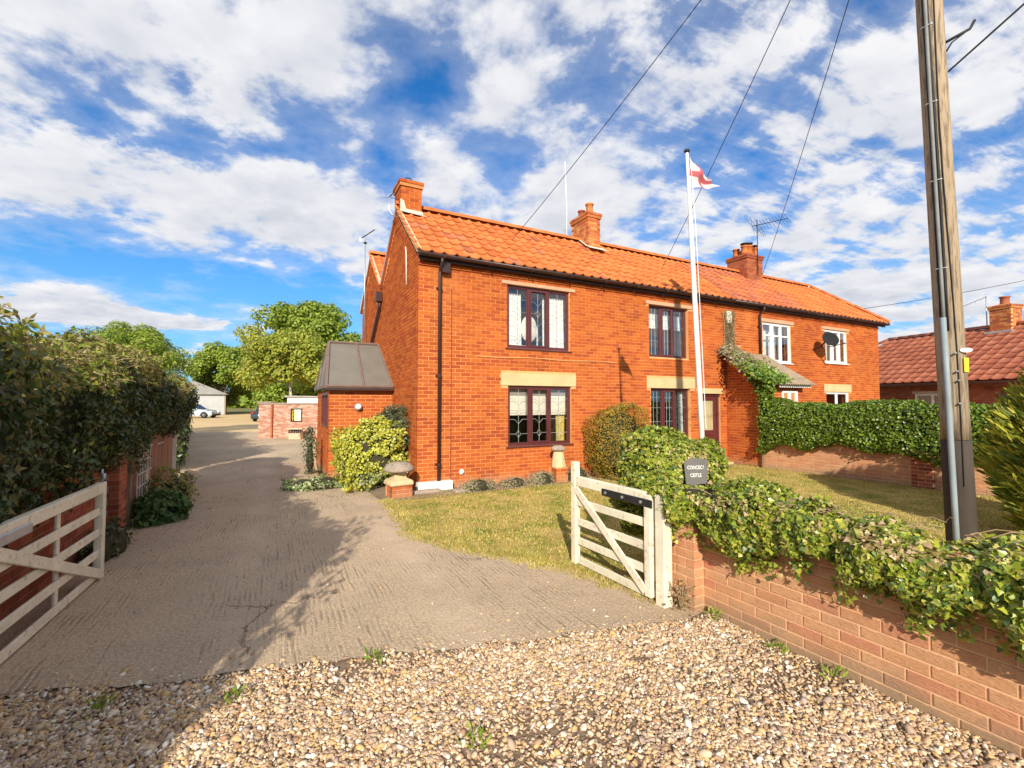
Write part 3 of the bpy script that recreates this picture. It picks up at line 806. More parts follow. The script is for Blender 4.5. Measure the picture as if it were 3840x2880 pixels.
def pleated(b, x0, x1, z0, z1, y, depth=.03, folds=7, n=42, wav=0.0):
    base = len(b.v); rows = 5
    for j in range(rows):
        t = j / (rows - 1); z = z0 + (z1 - z0) * t
        for i in range(n + 1):
            q = i / n
            b.v.append((x0 + (x1 - x0) * (q + wav * (1 - t) * math.sin(q * 3)), y + depth * math.sin(q * folds * 2 * PI + t) * (1 - .3 * t), z + (.012 * math.cos(q * folds * 2 * PI) if j == 0 else 0)))
    for j in range(rows - 1):
        for i in range(n):
            a = base + j * (n + 1) + i; b.f.append((a, a + 1, a + n + 2, a + n + 1))

def window(root, s0, s1, z0, z1, fm='brown_upvc', lights=((0, .345), (.345, .655), (.655, 1)), lead='diamond', sill=True, open_mid=True, transom=None, setb=.05, y0=0.0):
    """a frame with lights; returns the window part. Coordinates are the house's own; outside is -y"""
    w = s1 - s0; f = .050; ya, yb_ = y0 + setb, y0 + setb + .07
    b = MB()
    b.box(s0, s0 + f, ya, yb_, z0, z1); b.box(s1 - f, s1, ya, yb_, z0, z1)
    b.box(s0 + f, s1 - f, ya, yb_, z0, z0 + f); b.box(s0 + f, s1 - f, ya, yb_, z1 - f, z1)
    for (a, c) in lights[:-1]:
        x = s0 + c * w; b.box(x - .028, x + .028, ya, yb_, z0 + f, z1 - f)
    win = b.build('window', M[fm], root, bevel=.004)
    for i, (a, c) in enumerate(lights):
        xa = s0 + a * w + (f if i == 0 else .028); xb = s0 + c * w - (f if i == len(lights) - 1 else .028)
        za, zb = z0 + f, z1 - f
        g = MB(); sf = .040 if (open_mid and i == 1) else .022
        for q in ((xa, xa + sf, za, zb), (xb - sf, xb, za, zb), (xa + sf, xb - sf, za, za + sf), (xa + sf, xb - sf, zb - sf, zb)):
            g.box(q[0] + .001, q[1] - .001, ya - (.012 if sf > .03 else -.012), yb_ - .02, q[2] + .001, q[3] - .001)
        if transom: g.box(xa + sf, xb - sf, ya + .005, yb_ - .02, z0 + (z1 - z0) * transom - .022, z0 + (z1 - z0) * transom + .022)
        g.build('sash', M[fm if (fm != 'brown_upvc' or sf > .03) else fm], win, bevel=.003)
        p = MB(); p.poly([(xa + sf, ya + .035, za + sf), (xb - sf, ya + .035, za + sf), (xb - sf, ya + .035, zb - sf), (xa + sf, ya + .035, zb - sf)])
        pane = p.build('pane', M['glass'], win)
        if lead:
            q = MB(); lead_lines(q, xa + sf, xb - sf, za + sf, zb - sf, ya + .031, lead); q.build('lead_came', M['lead'], win)
    if sill:
        q = MB(); q.extrude([(ya - .075 - y0 + y0, z0 - .035), (ya + .03, z0 - .035), (ya + .03, z0 + .012), (ya - .06, z0 - .004), (ya - .075, z0 - .012)], s0 - .05, s1 + .05, 'yz')
        q.build('sill', M[fm], win, bevel=.003)
    return win

def part_box(name, root, m, *q, bevel=.004):
    b = MB()
    for x in q: b.box(*x)
    return b.build(name, M[m], root, bevel=bevel)

# ------------------------------------------------------------------ pantiles
_tile_cache = {}
def tile_mesh(pitch, gauge, m, amp=.028):
    key = (pitch, gauge, m)
    if key in _tile_cache: return _tile_cache[key]
    b = MB(); n = 12; L = gauge * 1.12; W_ = pitch * 1.05
    def prof(q): return amp * (1.15 * math.exp(-((q - .16) / .115) ** 2) + 1.15 * math.exp(-((q - 1.16) / .115) ** 2) - .35 * math.sin(PI * min(max((q - .3) / .75, 0), 1)))
    for (y, dz_) in ((0, 0), (L, 0), (0, -.020)):
        for i in range(n + 1): b.v.append((W_ * i / n, y, prof(i / n * 1.05) + dz_))
    for i in range(n):
        b.f.append((i, i + 1, n + 2 + i, n + 1 + i)); b.f.append((2 * n + 2 + i, 2 * n + 3 + i, i + 1, i))
    me = bpy.data.meshes.new('tile'); me.from_pydata(b.v, [], b.f); me.materials.append(M[m])
    me.polygons.foreach_set('use_smooth', [k % 2 == 0 for k in range(2 * n)]); me.update()
    _tile_cache[key] = me; return me

def tile_roof(part, o, ex_, up, ncol, nrow, pitch, gauge, mfun, skip=None, nsingle=10 ** 6, lift=.05):
    ex_, up = Vector(ex_).normalized(), Vector(up).normalized(); nn = ex_.cross(up)
    tilt = math.atan2(.024, gauge); up2 = (up * math.cos(tilt) - nn * math.sin(tilt)); n2 = ex_.cross(up2)
    rot = Matrix((ex_, up2, n2)).transposed().to_4x4()
    rest = {}; k = 0
    for r in range(nrow):
        for c in range(ncol):
            if skip and skip(c, r): continue
            p = Vector(o) + ex_ * (c * pitch) + up * (r * gauge) + nn * (lift + random.uniform(-.003, .003))
            Mx = Matrix.Translation(p) @ rot @ Matrix.Rotation(random.uniform(-.012, .012), 4, 'Z')
            m = mfun(c, r)
            if k < nsingle:
                ob = bpy.data.objects.new('tile', tile_mesh(pitch, gauge, m)); ob.matrix_basis = Mx; add(ob, part)
            else: rest.setdefault(m, []).append(Mx)
            k += 1
    for m, lst in rest.items():
        me0 = tile_mesh(pitch, gauge, m)
        V0 = np.array([v.co[:] for v in me0.vertices]); F0 = np.array([list(p.vertices) for p in me0.polygons])
        V = np.concatenate([V0 @ np.array(Q)[:3, :3].T + np.array(Q)[:3, 3] for Q in lst]); F = (np.arange(len(lst))[:, None, None] * len(V0) + F0[None]).reshape(-1, 4)
        tag(obj_np('tiling', V, F, M[m], part, True), kind='stuff')

def half_round(part, p, q, m, r=.105, seg=.40, name='ridge_tile'):
    p, q = Vector(p), Vector(q); L = (q - p).length; n = max(1, round(L / seg)); d = (q - p) / n
    u = d.normalized(); s = u.cross(Vector((0, 0, 1))).normalized(); t = s.cross(u)
    b = MB(); N = 8; e = d.length + .02
    for y in (0, e):
        rr = r + (.008 if y == 0 else 0)
        for i in range(N + 1):
            a = PI * i / N; b.v.append((rr * math.cos(a), y, rr * math.sin(a)))
    for i in range(N): b.f.append((i, i + 1, N + 2 + i, N + 1 + i))
    b.f.append(tuple(range(N + 1)))
    me = b.mesh(name, M[m], True)
    for i in range(n):
        o = bpy.data.objects.new(name, me)
        Mx = Matrix((s, u, t)).transposed().to_4x4(); Mx.translation = p + d * i; o.matrix_basis = Mx; add(o, part)

def chimney(root, x0, x1, y0, y1, z0, z1, m='brick_chimney', corbel=2, name='chimney', mort='mortar'):
    j = .007
    ch = part_box(name, root, mort, (x0 + j, x1 - j, y0 + j, y1 - j, z0, z1))
    bl = brick_list(x1 - x0, z1 - z0 - .0, off=.02); Vs, Fs = [], []; nV = 0
    fr = [frame((x0, y0, z0), (1, 0, 0), (0, 1, 0)), frame((x1, y1, z0), (-1, 0, 0), (0, -1, 0))]
    bl2 = brick_list(y1 - y0 - .21, z1 - z0, off=.07)
    fr2 = [frame((x0, y1 - .105, z0), (0, -1, 0), (1, 0, 0)), frame((x1, y0 + .105, z0), (0, 1, 0), (-1, 0, 0))]
    for f, l in [(f, bl) for f in fr] + [(f, bl2) for f in fr2]:
        V, F = bricks_np(f, l); Vs.append(V); Fs.append(F + nV); nV += len(V)
    # oversailing courses at the head
    for k in range(corbel):
        q = .022 * (k + 1); zb = z1 + k * .075 + .004
        for (f, w) in ((frame((x0 - q, y0 - q, zb), (1, 0, 0), (0, 1, 0)), x1 - x0 + 2 * q), (frame((x1 + q, y1 + q, zb), (-1, 0, 0), (0, -1, 0)), x1 - x0 + 2 * q), (frame((x0 - q, y1 + q - .102, zb), (0, -1, 0), (1, 0, 0)), y1 - y0 + 2 * q - .206), (frame((x1 + q, y0 - q + .102, zb), (0, 1, 0), (-1, 0, 0)), y1 - y0 + 2 * q - .206)):
            V, F = bricks_np(f, brick_list(w, .068, off=.05 * k)); Vs.append(V); Fs.append(F + nV); nV += len(V)
    tag(obj_np('brickwork', np.concatenate(Vs), np.concatenate(Fs), M[m], ch), kind='stuff')
    q = .02 * corbel; zt = z1 + corbel * .075
    b = MB(); b.box(x0 - q + .012, x1 + q - .012, y0 - q + .012, y1 + q - .012, z1 + .002, zt)
    xm, ym = (x0 + x1) / 2, (y0 + y1) / 2
    base = len(b.v); b.v += [(x0 - q + .02, y0 - q + .02, zt + .001), (x1 + q - .02, y0 - q + .02, zt + .001), (x1 + q - .02, y1 + q - .02, zt + .001), (x0 - q + .02, y1 + q - .02, zt + .001), (xm - .12, ym - .12, zt + .07), (xm + .12, ym - .12, zt + .07), (xm + .12, ym + .12, zt + .07), (xm - .12, ym + .12, zt + .07)]
    for f in ((0, 1, 5, 4), (1, 2, 6, 5), (2, 3, 7, 6), (3, 0, 4, 7), (4, 5, 6, 7)): b.f.append(tuple(base + i for i in f))
    b.build('flaunching', M['brick_chimney' if m == 'brick' else m], ch)
    return ch, zt

def pot(ch, x, y, z, r, h, m='brick_chimney', cowl=False):
    b = MB(); b.lathe([(r * 1.05, z), (r * .92, z + h * .3), (r * .9, z + h * .85), (r * 1.12, z + h * .88), (r * 1.1, z + h), (r * .8, z + h), (r * .8, z + h * .7)], 14, (x, y, 0))
    o = b.build('chimney_pot', M[m], ch, True)
    if cowl:
        c = MB(); c.lathe([(r * .8, z + h), (r * .8, z + h + .05), (r * 1.15, z + h + .055), (r * 1.15, z + h + .09), (.01, z + h + .11)], 12, (x, y, 0)); c.build('cowl', M['black_iron'], ch, True)

# ------------------------------------------------------------------ the left house
RY0, RZ0, RUN, RIDGE = -.18, 4.63, 1.93, 6.23            # eaves line, run to ridge, ridge height
SL = (RIDGE - RZ0) / RUN
YR = RY0 + RUN                                            # 1.75
def roof_z(y):                                            # top of the roof boarding over the wall plan
    if y <= YR: return RZ0 + SL * (y - RY0)
    if y <= 3.5: return RIDGE - SL * (y - YR)
    return 6.06 - .83 * abs(y - 5.05)
slope_up = Vector((0, RUN, RIDGE - RZ0)).normalized()
slope_len = math.hypot(RUN, RIDGE - RZ0)
GD = 6.6                                                  # depth of the gable side
XB = 9.10                                                 # party line between the houses
XE = 17.5
hA = empty('brick_house', C0, TH); tag(hA, 'orange brick cottage with plain gable end and brown leaded windows', 'house', 'houses of the brick row')
hB = empty('brick_house', C0, TH); tag(hB, 'brick house with white windows and hipped roof end beyond the ivy', 'house', 'houses of the brick row')

WIN_A = [(1.96, 3.58, 2.89, 4.27), (1.98, 3.62, .76, 2.07), (6.05, 7.48, 2.88, 4.24), (6.09, 7.52, .78, 2.07), (7.86, 8.72, .06, 1.94)]
WIN_B = [(10.68, 12.10, 2.93, 4.16), (13.97, 15.36, 3.04, 4.18), (14.0, 15.4, .85, 2.05)]
LINT_A = [(1.82, 3.73, 4.272, 4.35), (1.81, 3.75, 2.073, 2.33), (5.95, 7.62, 4.242, 4.335), (5.95, 7.70, 2.073, 2.33), (7.78, 8.82, 1.943, 2.08)]
LINT_B = [(10.52, 12.25, 4.162, 4.27), (13.85, 15.50, 4.182, 4.27), (13.88, 15.55, 2.052, 2.30)]
HW = 4.42                                                 # brickwork below the corbel

# front wall of the left house
holesA = WIN_A + LINT_A
core = wall_core([(a, b, c, d) for (a, b, c, d) in WIN_A], XB, 4.70, .007, .22, a0=.007)
front = core.build('front_wall', M['mortar'], hA)
blA = brick_list(XB, HW, holesA, a0=0.0)
# gable side: two gables side by side over one flat wall
gt = lambda a: roof_z(GD - a) - .03
g = MB(); pts = [(.007, 0), (GD - .2, 0), (GD - .2, 4.6)]
us = [GD - .2, 5.05, 3.5, YR, .22]
outline = [(.22, 0.0), (GD, 0.0), (GD, roof_z(GD) - .02), (5.05, roof_z(5.05) - .02), (3.5, roof_z(3.5) - .02), (YR, roof_z(YR) - .02), (.22, roof_z(.22) - .02)]
g.extrude(outline, .007, .2, 'yz')
gable = g.build('gable_wall', M['mortar'], hA)
blG = brick_list(GD - .112, 6.3, (), a0=0, top=gt, off=.06)
# the corner piece of the gable above the front wall
emit_walls(hA, [(front, Matrix.Identity(4), blA), (gable, frame((0, GD, 0), (0, -1, 0), (1, 0, 0)), blG)], 'brick', 300)
# back and party walls close the rooms
part_box('back_wall', hA, 'mortar', (.2, XB, GD - .2, GD, 0, 4.6))
part_box('upper_floor', hA, 'plaster', (.21, XB - .01, .23, GD - .21, 2.42, 2.62))
part_box('inner_wall', hA, 'plaster', (4.9, 5.0, .23, 3.4, 0, 2.41), (4.9, 5.0, .23, 3.4, 2.63, 4.5), (.21, 4.89, 3.4, 3.5, 0, 2.41), (5.01, XB - .02, 3.4, 3.5, 0, 2.41), (.21, 4.89, 3.4, 3.5, 2.63, 4.5), (5.01, XB - .02, 3.4, 3.5, 2.63, 4.5))

def corbel_courses(root, x0, x1):
    Vs, Fs, nV = [], [], 0
    for k, (zb, pr) in enumerate(((HW + .004, .030), (HW + .079, .006), (HW + .154, .060))):
        bl = [(a, 0, L, H) for (a, z, L, H) in brick_list(x1 - x0, .065, off=.08 * k)]
        V, F = bricks_np(frame((x0, -pr, zb), (1, 0, 0), (0, 1, 0)), bl, .10 + pr); Vs.append(V); Fs.append(F + nV); nV += len(V)
    c = tag(obj_np('corbel_brickwork', np.concatenate(Vs), np.concatenate(Fs), M['brick'], root), kind='stuff')
    return c
def gutter(root, x0, x1, brackets=True):
    b = MB(); N = 8; r = .066; yc, zc_ = -.205, 4.615
    for x in (x0, x1):
        for i in range(N + 1):
            a = PI + PI * i / N; b.v.append((x, yc + r * math.cos(a), zc_ + r * math.sin(a)))
        for i in range(N + 1):
            a = PI + PI * i / N; b.v.append((x, yc + (r - .006) * math.cos(a), zc_ + (r - .006) * math.sin(a)))
    K = 2 * (N + 1)
    for i in range(N):
        b.f.append((i, i + 1, K + i + 1, K + i)); b.f.append((N + 1 + i, N + 2 + i, K + N + 2 + i, K + N + 1 + i))
        b.f.append((i, i + 1, N + 2 + i, N + 1 + i)); b.f.append((K + i, K + i + 1, K + N + 2 + i, K + N + 1 + i))
    b.f.append((0, N + 1, K + N + 1, K)); b.f.append((N, 2 * N + 1, K + 2 * N + 1, K + N))
    gt_ = b.build('gutter', M['brown_gutter'], root, True)
    x = x0 + .5
    while x < x1:
        part_box('gutter_bracket', gt_, 'brown_gutter', (x - .012, x + .012, -.285, -.08, zc_ - .078, zc_ - .068), (x - .012, x + .012, -.285, -.275, zc_ - .068, zc_ + .02), (x - .012, x + .012, -.10, -.09, zc_ - .16, zc_ - .079)); x += 1.0
    part_box('fascia', root, 'brown_gutter', (x0 + .02, x1 - .02, -.125, -.10, 4.50, 4.70))
corbel_courses(hA, 0, XB - .01)
gutter(hA, -.05, XB)

def downpipe(root, x, ztop, zbot, hopper=True):
    b = MB(); b.tube([(x, -.205, 4.56), (x, -.205, ztop + .02), (x, -.075, ztop - .10), (x, -.065, ztop - .16), (x, -.065, zbot)], .034, 10)
    p = b.build('downpipe', M['brown_gutter'], root, True)
    z = ztop - .5
    while z > zbot + .2:
        c = MB(); c.lathe([(.042, z), (.042, z + .06)], 10, (x, -.065, 0)); c.box(x - .06, x + .06, -.03, -.006, z + .01, z + .05); c.build('pipe_clip', M['brown_gutter'], p); z -= 1.75
    if hopper: part_box('hopper', p, 'brown_gutter', (x + .03, x + .20, -.13, -.055, ztop - .16, ztop + .05))
downpipe(hA, .42, 4.46, .17)

for i, (a, b_, c, d) in enumerate(LINT_A):
    pr = .012 if i not in (0, 2) else .022
    part_box('lintel', hA, 'lintel_stone' if i not in (0, 2) else 'lintel_peach', (a, b_, -pr, .10, c, d))
w1 = window(hA, *WIN_A[0]); w2 = window(hA, *WIN_A[1]); w3 = window(hA, *WIN_A[2], lead='grid', setb=.09); w4 = window(hA, *WIN_A[3], lead='grid', setb=.09)
def curtain(win, m, x0, x1, z0, z1, y=.22, folds=7, depth=.03, name='curtain', wav=0):
    b = MB(); pleated(b, x0, x1, z0, z1, y, depth, folds, 42, wav); return b.build(name, M[m], win, True)
curtain(w1, 'curtain', 2.0, 2.42, 2.92, 4.14, folds=6); curtain(w1, 'curtain', 2.98, 3.56, 2.92, 4.14, folds=8)
curtain(w1, 'curtain', 2.42, 2.98, 2.92, 3.00, .30, 5)
for (a, b_) in ((2.03, 2.52), (2.54, 3.06), (3.08, 3.58)):
    part_box('blind', w2, 'blind', (a, b_, .19, .20, 1.42, 1.86)); part_box('blind_roll', w2, 'plaster', (a, b_, .18, .215, 1.86, 2.03))
b = MB(); pleated(b, 3.36, 3.60, .80, 1.50, .25, .025, 4, 24, -.35); b.build('curtain', M['gold_curtain'], w2, True)
for (a, b_) in ((6.10, 6.52), (6.56, 6.98), (7.02, 7.42)): curtain(w3, 'curtain', a, b_, 3.68, 4.06, .26, 5)
curtain(w4, 'curtain', 7.06, 7.26, .82, 2.0, .26, 4); curtain(w4, 'curtain', 7.31, 7.47, .82, 2.0, .24, 3)

# front door with glazed upper panel
dr = MB(); a, b_, c, d = WIN_A[4]
for q in ((a, a + .06, c, d), (b_ - .06, b_, c, d), (a + .06, b_ - .06, d - .06, d)): dr.box(q[0], q[1], .06, .15, q[2], q[3])
door_frame = dr.build('door_frame', M['brown_upvc'], hA, bevel=.004)
dl = MB(); xa, xb = a + .064, b_ - .064
dl.box(xa, xa + .13, .085, .13, c + .02, d - .07); dl.box(xb - .13, xb, .085, .13, c + .02, d - .07)
for (q0, q1) in ((c + .02, c + .20), (.78, .92), (d - .19, d - .07)): dl.box(xa + .13, xb - .13, .085, .13, q0, q1)
dl.box(xa + .13, xb - .13, .10, .118, c + .20, .78)
door = dl.build('door', M['brown_upvc'], hA, bevel=.004)
part_box('pane', door, 'door_glass_gold', (xa + .13, xb - .13, .104, .112, .92, d - .19))
lb = MB()
for t in (.3, .5, .7): lb.tube([(xa + .13 + (xb - xa - .26) * t, .101, .93), (xa + .13 + (xb - xa - .26) * t, .101, d - .2)], .006, 4)
lb.build('lead_came', M['lead'], door)
hd = MB(); hd.tube([(xa + .06, .085, .98), (xa + .06, .04, .98), (xa + .17, .04, .98)], .010, 8); hd.build('handle', M['galv'], door, True)
part_box('door_step', hA, 'lintel_stone', (7.74, 8.84, -.30, .05, -.02, .055))

# roof of the left house
rb = MB(); e = .03
rb.extrude([(RY0 + .04, RZ0 - .02), (YR, RIDGE - .055), (3.5, roof_z(3.5) - .055), (5.05, 6.0), (GD + .15, roof_z(GD + .15) - .05), (GD + .15, roof_z(GD + .15) - .02), (5.05, 6.04), (3.5, roof_z(3.5) - .02), (YR, RIDGE - .02), (RY0 + .04, RZ0 + .012)], -.055, XB, 'yz')
roofA = rb.build('roof', M['tile_old'], hA)
PITCH, GAUGE, NROW = .2575, slope_len / 8, 8
ncA = 36
tile_roof(roofA, (-.10, RY0 - .02, RZ0 - .01), (1, 0, 0), slope_up, ncA, NROW, PITCH, GAUGE, lambda c, r: 'tile_old' if random.random() < .05 else 'tile', nsingle=300)
half_round(roofA, (-.06, YR, RIDGE + .045), (XB + .02, YR, RIDGE + .045), 'tile')
up2 = Vector((0, 1.55, 1.285)).normalized()
tile_roof(roofA, (-.10, 3.5, roof_z(3.5) - .02), (1, 0, 0), up2, 12, 7, PITCH, .30, lambda c, r: 'tile', nsingle=0)
half_round(roofA, (-.06, 5.05, 6.10), (3.2, 5.05, 6.10), 'tile')
# pointed verge along the gables
for (ya, za, yb2, zb2) in ((RY0, RZ0 + .02, YR - .18, RIDGE - .13), (3.54, roof_z(3.54) + .03, 5.05, 6.05)):
    b = MB(); b.bar((-.035, ya, za), (-.035, yb2, zb2), .075, .085); b.build('verge', M['cream_render'], roofA)
b = MB(); b.bar((-.03, 5.05, 6.05), (-.03, GD + .12, roof_z(GD + .12) + .02), .06, .07); b.build('verge', M['white_paint'], roofA)
b = MB(); b.bar((-.03, YR, RIDGE + .01), (-.03, 3.46, roof_z(3.46) + .03), .06, .07); b.build('verge', M['lead'], roofA)

# chimneys of the left house
ch1, zt = chimney(hA, -.012, .47, 1.46, 2.06, 5.72, 6.64, 'brick', 2)
b = MB(); b.tube([(.12 + .13 * 0, 1.76, zt + .03), (.13, 1.76, zt + .14), (.19, 1.76, zt + .20), (.28, 1.76, zt + .20), (.34, 1.76, zt + .14), (.35, 1.76, zt + .03)], .012, 6); b.build('cowl_hoop', M['black_iron'], ch1, True)
b = MB()
b.poly([(-.03, 1.452, 5.98), (.52, 1.452, 5.96), (.56, 1.30, 5.87), (-.03, 1.30, 5.90)]); b.poly([(-.028, 1.449, 5.98), (.12, 1.449, 5.98), (.05, 1.449, 6.22), (-.028, 1.449, 6.25)]); b.poly([(-.028, 1.4485, 5.97), (.50, 1.4485, 5.96), (.50, 1.4485, 6.03), (-.028, 1.4485, 6.04)])
o = b.build('flashing', M['flashing_mortar'], ch1); o.location = (0, -.012, .075)
ch2, zt2 = chimney(hA, 5.15, 5.58, 1.36, 2.14, 5.70, 6.86, 'brick_chimney', 2)
pot(ch2, 5.36, 1.56, zt2 + .02, .11, .30); pot(ch2, 5.36, 1.94, zt2 + .02, .10, .24)
b = MB(); b.poly([(5.10, 1.352, 5.95), (5.64, 1.352, 5.95), (5.70, 1.12, 5.80), (5.04, 1.16, 5.83)]); b.poly([(5.142, 1.35, 5.94), (5.142, 1.75, 6.26), (5.02, 1.75, 6.275), (5.02, 1.25, 5.88)])
o = b.build('flashing', M['flashing_mortar'], ch2); o.location = (0, -.012, .085)

# rear hopper and the sloping waste pipe on the gable
b = MB(); b.box(-.16, -.005, 3.42, 3.60, 4.36, 4.62); hop = b.build('hopper', M['brown_gutter'], hA, bevel=.01)
for dx_ in (0, .10):
    b = MB(); b.tube([(-.06, 3.50 + dx_, 4.36), (-.06, 3.56 + dx_, 4.20), (-.06, 5.0 + dx_, 3.10), (-.06, 5.15 + dx_, 2.6)], .03, 8); b.build('waste_pipe', M['brown_gutter'], hop, True)
b = MB(); b.tube([(-.02, .96, 5.06), (-.02, .90, 4.9), (-.02, .86, 4.22)], .012, 6); b.build('cable', M['white_paint'], hA, True)
# things fixed to the front: white channel box, vent, thin cable
part_box('white_box_plinth', hA, 'white_paint', (-.02, .68, -.16, .0 - .004, .0, .17))
b = MB(); b.lathe([(.055, -.018), (.055, -.004), (.001, -.003)], 14, (.92, 0, .30), 'y'); b.build('air_vent', M['white_paint'], hA, True)
b = MB(); b.tube([(.68, -.012, .18), (.68, -.012, 4.0)], .008, 6); b.build('cable', M['brick_dark'], hA)
b = MB(); b.tube([(1.25 + i * .1, -.012, 2.675 - .012 * math.sin(i * .35)) for i in range(38)], .009, 5); b.build('cable', M['mortar'], hA)

# dressing-table mirror seen in the upper window
mr = empty('oval_mirror', hw(2.60, .17, 2.96), TH); tag(mr, 'oval mirror standing inside the upper window seen from behind', 'mirror')
b = MB(); b.lathe([(.001, 0), (.20, .002), (.21, .015), (.20, .03), (.001, .032)], 24, (0, 0, 0), 'y')
mb_ = b.build('mirror_back', M['mirror_back'], mr, True); mb_.scale = (1, 1, 1.45); mb_.location = (0, 0, .40)
b = MB(); b.box(-.26, .26, -.03, .08, -.05, 0); b.box(-.23, -.20, .0, .03, 0, .45); b.box(.20, .23, .0, .03, 0, .45); b.build('stand', M['white_paint'], mr, bevel=.006)

# ------------------------------------------------------------------ the right house
core = wall_core(WIN_B, XE, 4.70, .007, .22, a0=XB + .003)
frontB = core.build('front_wall', M['mortar'], hB)
blB = brick_list(XE, HW, WIN_B + LINT_B, a0=XB + .004)
part_box('end_wall', hB, 'mortar', (XE - .2, XE - .007, .22, 3.5, 0, 4.6))
part_box('back_wall', hB, 'mortar', (XB, XE - .2, 3.3, 3.5, 0, 4.6))
emit_walls(hB, [(frontB, Matrix.Identity(4), blB)], 'brick', 300)
part_box('upper_floor', hB, 'plaster', (XB + .01, XE - .21, .23, 3.29, 2.42, 2.62))
corbel_courses(hB, XB, XE)
gutter(hB, XB + .01, XE + .30)
downpipe(hB, 10.47, 4.46, 3.15, False)
for i, (a, b_, c, d) in enumerate(LINT_B): part_box('lintel', hB, 'lintel_peach' if i < 2 else 'lintel_stone', (a, b_, -.012 if i == 2 else -.022, .10, c, d))
x3 = ((0, .34), (.34, .67), (.67, 1))
w5 = window(hB, *WIN_B[0], fm='white_upvc', lights=x3, lead=None, transom=.68, setb=.03); w6 = window(hB, *WIN_B[1], fm='white_upvc', lights=((0, .36), (.36, .70), (.70, 1)), lead=None, setb=.03)
w7 = window(hB, *WIN_B[2], fm='white_upvc', lights=((0, .5), (.5, 1)), lead=None, setb=.03, open_mid=False)
curtain(w5, 'curtain', 11.0, 11.75, 2.98, 4.1, .28, 9); curtain(w6, 'curtain', 14.45, 14.85, 3.08, 4.12, .22, 6); curtain(w6, 'curtain', 14.95, 15.3, 3.08, 4.12, .24, 5)
rb = MB(); ROH = XE + .36
P_ = [(XB, RY0 + .04, RZ0 + .012), (ROH, RY0 + .04, RZ0 + .012), (16.35, YR, RIDGE - .02), (XB, YR, RIDGE - .02), (ROH, 3.68, RZ0 + .012), (XB, 3.68, RZ0 + .012)]
for f in ((0, 1, 2, 3), (2, 1, 4), (3, 2, 4, 5), (0, 3, 5), (1, 0, 5, 4)): rb.poly([P_[i] for i in f])
roofB = rb.build('roof', M['tile_old'], hB)
ncB = int((ROH - XB) / PITCH) + 1
def hip_skip(c, r):
    x = XB + (c + .55) * PITCH; t = (r + .45) / NROW
    return x > ROH - (ROH - 16.35) * t
tile_roof(roofB, (XB + .03, RY0 - .02, RZ0 - .01), (1, 0, 0), slope_up, ncB, NROW, PITCH, GAUGE, lambda c, r: ('tile_old' if (c < 15 and random.random() < (.82 if c < 13 else .5)) else 'tile'), hip_skip, nsingle=300)
half_round(roofB, (XB + .05, YR, RIDGE + .045), (16.35, YR, RIDGE + .045), 'tile')
half_round(roofB, (16.33, YR, RIDGE + .045), (ROH + .02, RY0, RZ0 + .06), 'tile', r=.09, name='hip_tile')
ch3, zt3 = chimney(hB, 11.95, 12.80, 1.36, 2.14, 5.70, 6.72, 'brick_dark', 2)
for (x, y, r, h, cw) in ((12.12, 1.56, .12, .30, True), (12.40, 1.60, .12, .36, True), (12.64, 1.58, .12, .30, True), (12.2, 1.95, .11, .30, False), (12.55, 1.95, .11, .3, False)): pot(ch3, x, y, zt3 + .03, r, h, 'tile', cw)

# ------------------------------------------------------------------ glazed side porch
pc = empty('glazed_porch', C0, TH); tag(pc, 'small brick side porch with brown framed sloping glass roof', 'porch')
PX, PY0, PY1, PZ = -1.40, 2.12, 5.3, 1.98
pcore = wall_core([], 0, PZ, PY0 + .007, PY0 + .20, a0=PX + .007).build('front_wall', M['mortar'], pc)
blp = brick_list(0.0, PZ, (), a0=PX)
pw = (3.0, 4.9, .9, 1.9)
side = wall_core([(PY1 - 3.9, PY1 - 2.40, 1.12, 1.93)], PY1 - PY0 - .2, PZ, .007, .2)
sd_ = side.build('side_wall', M['mortar'], pc); sd_.matrix_basis = frame((PX, PY1, 0), (0, -1, 0), (1, 0, 0))
bls = brick_list(PY1 - PY0 - .112, PZ, [(PY1 - 3.9, PY1 - 2.40, 1.12, 1.93)], off=.05)
emit_walls(pc, [(pcore, Matrix.Translation((0, PY0, 0)), blp), (sd_, Matrix.Identity(4), bls)], 'brick', 300)
f_ = frame((PX, PY1, 0), (0, -1, 0), (1, 0, 0))
b = MB()
a0_, a1_ = PY1 - 3.9, PY1 - 2.40
for q in ((a0_, a0_ + .06, 1.12, 1.93), (a1_ - .06, a1_, 1.12, 1.93), (a0_ + .06, a1_ - .06, 1.12, 1.18), (a0_ + .06, a1_ - .06, 1.87, 1.93), ((a0_ + a1_) / 2 - .03, (a0_ + a1_) / 2 + .03, 1.18, 1.87)): b.box(q[0], q[1], -.012, .10, q[2], q[3], f_)
pwn = b.build('side_window', M['brown_upvc'], pc)
b = MB(); b.poly([f_ @ Vector(p) for p in ((a0_ + .05, .04, 1.17), (a1_ - .05, .04, 1.17), (a1_ - .05, .04, 1.88), (a0_ + .05, .04, 1.88))]); b.build('pane', M['glass'], pwn)
part_box('eaves_board', pc, 'cream_render', (PX - .03, -.005, PY0 - .035, PY0 + .03, PZ + .002, PZ + .075))
TY, TZ, TX = 3.86, 3.26, -1.26
A_, B_, C_, D_ = Vector((PX - .07, PY0 - .09, PZ + .08)), Vector((-.012, PY0 - .09, PZ + .08)), Vector((-.012, TY, TZ)), Vector((TX, TY, TZ))
E_ = Vector((PX - .07, PY1 + .05, PZ + .08))
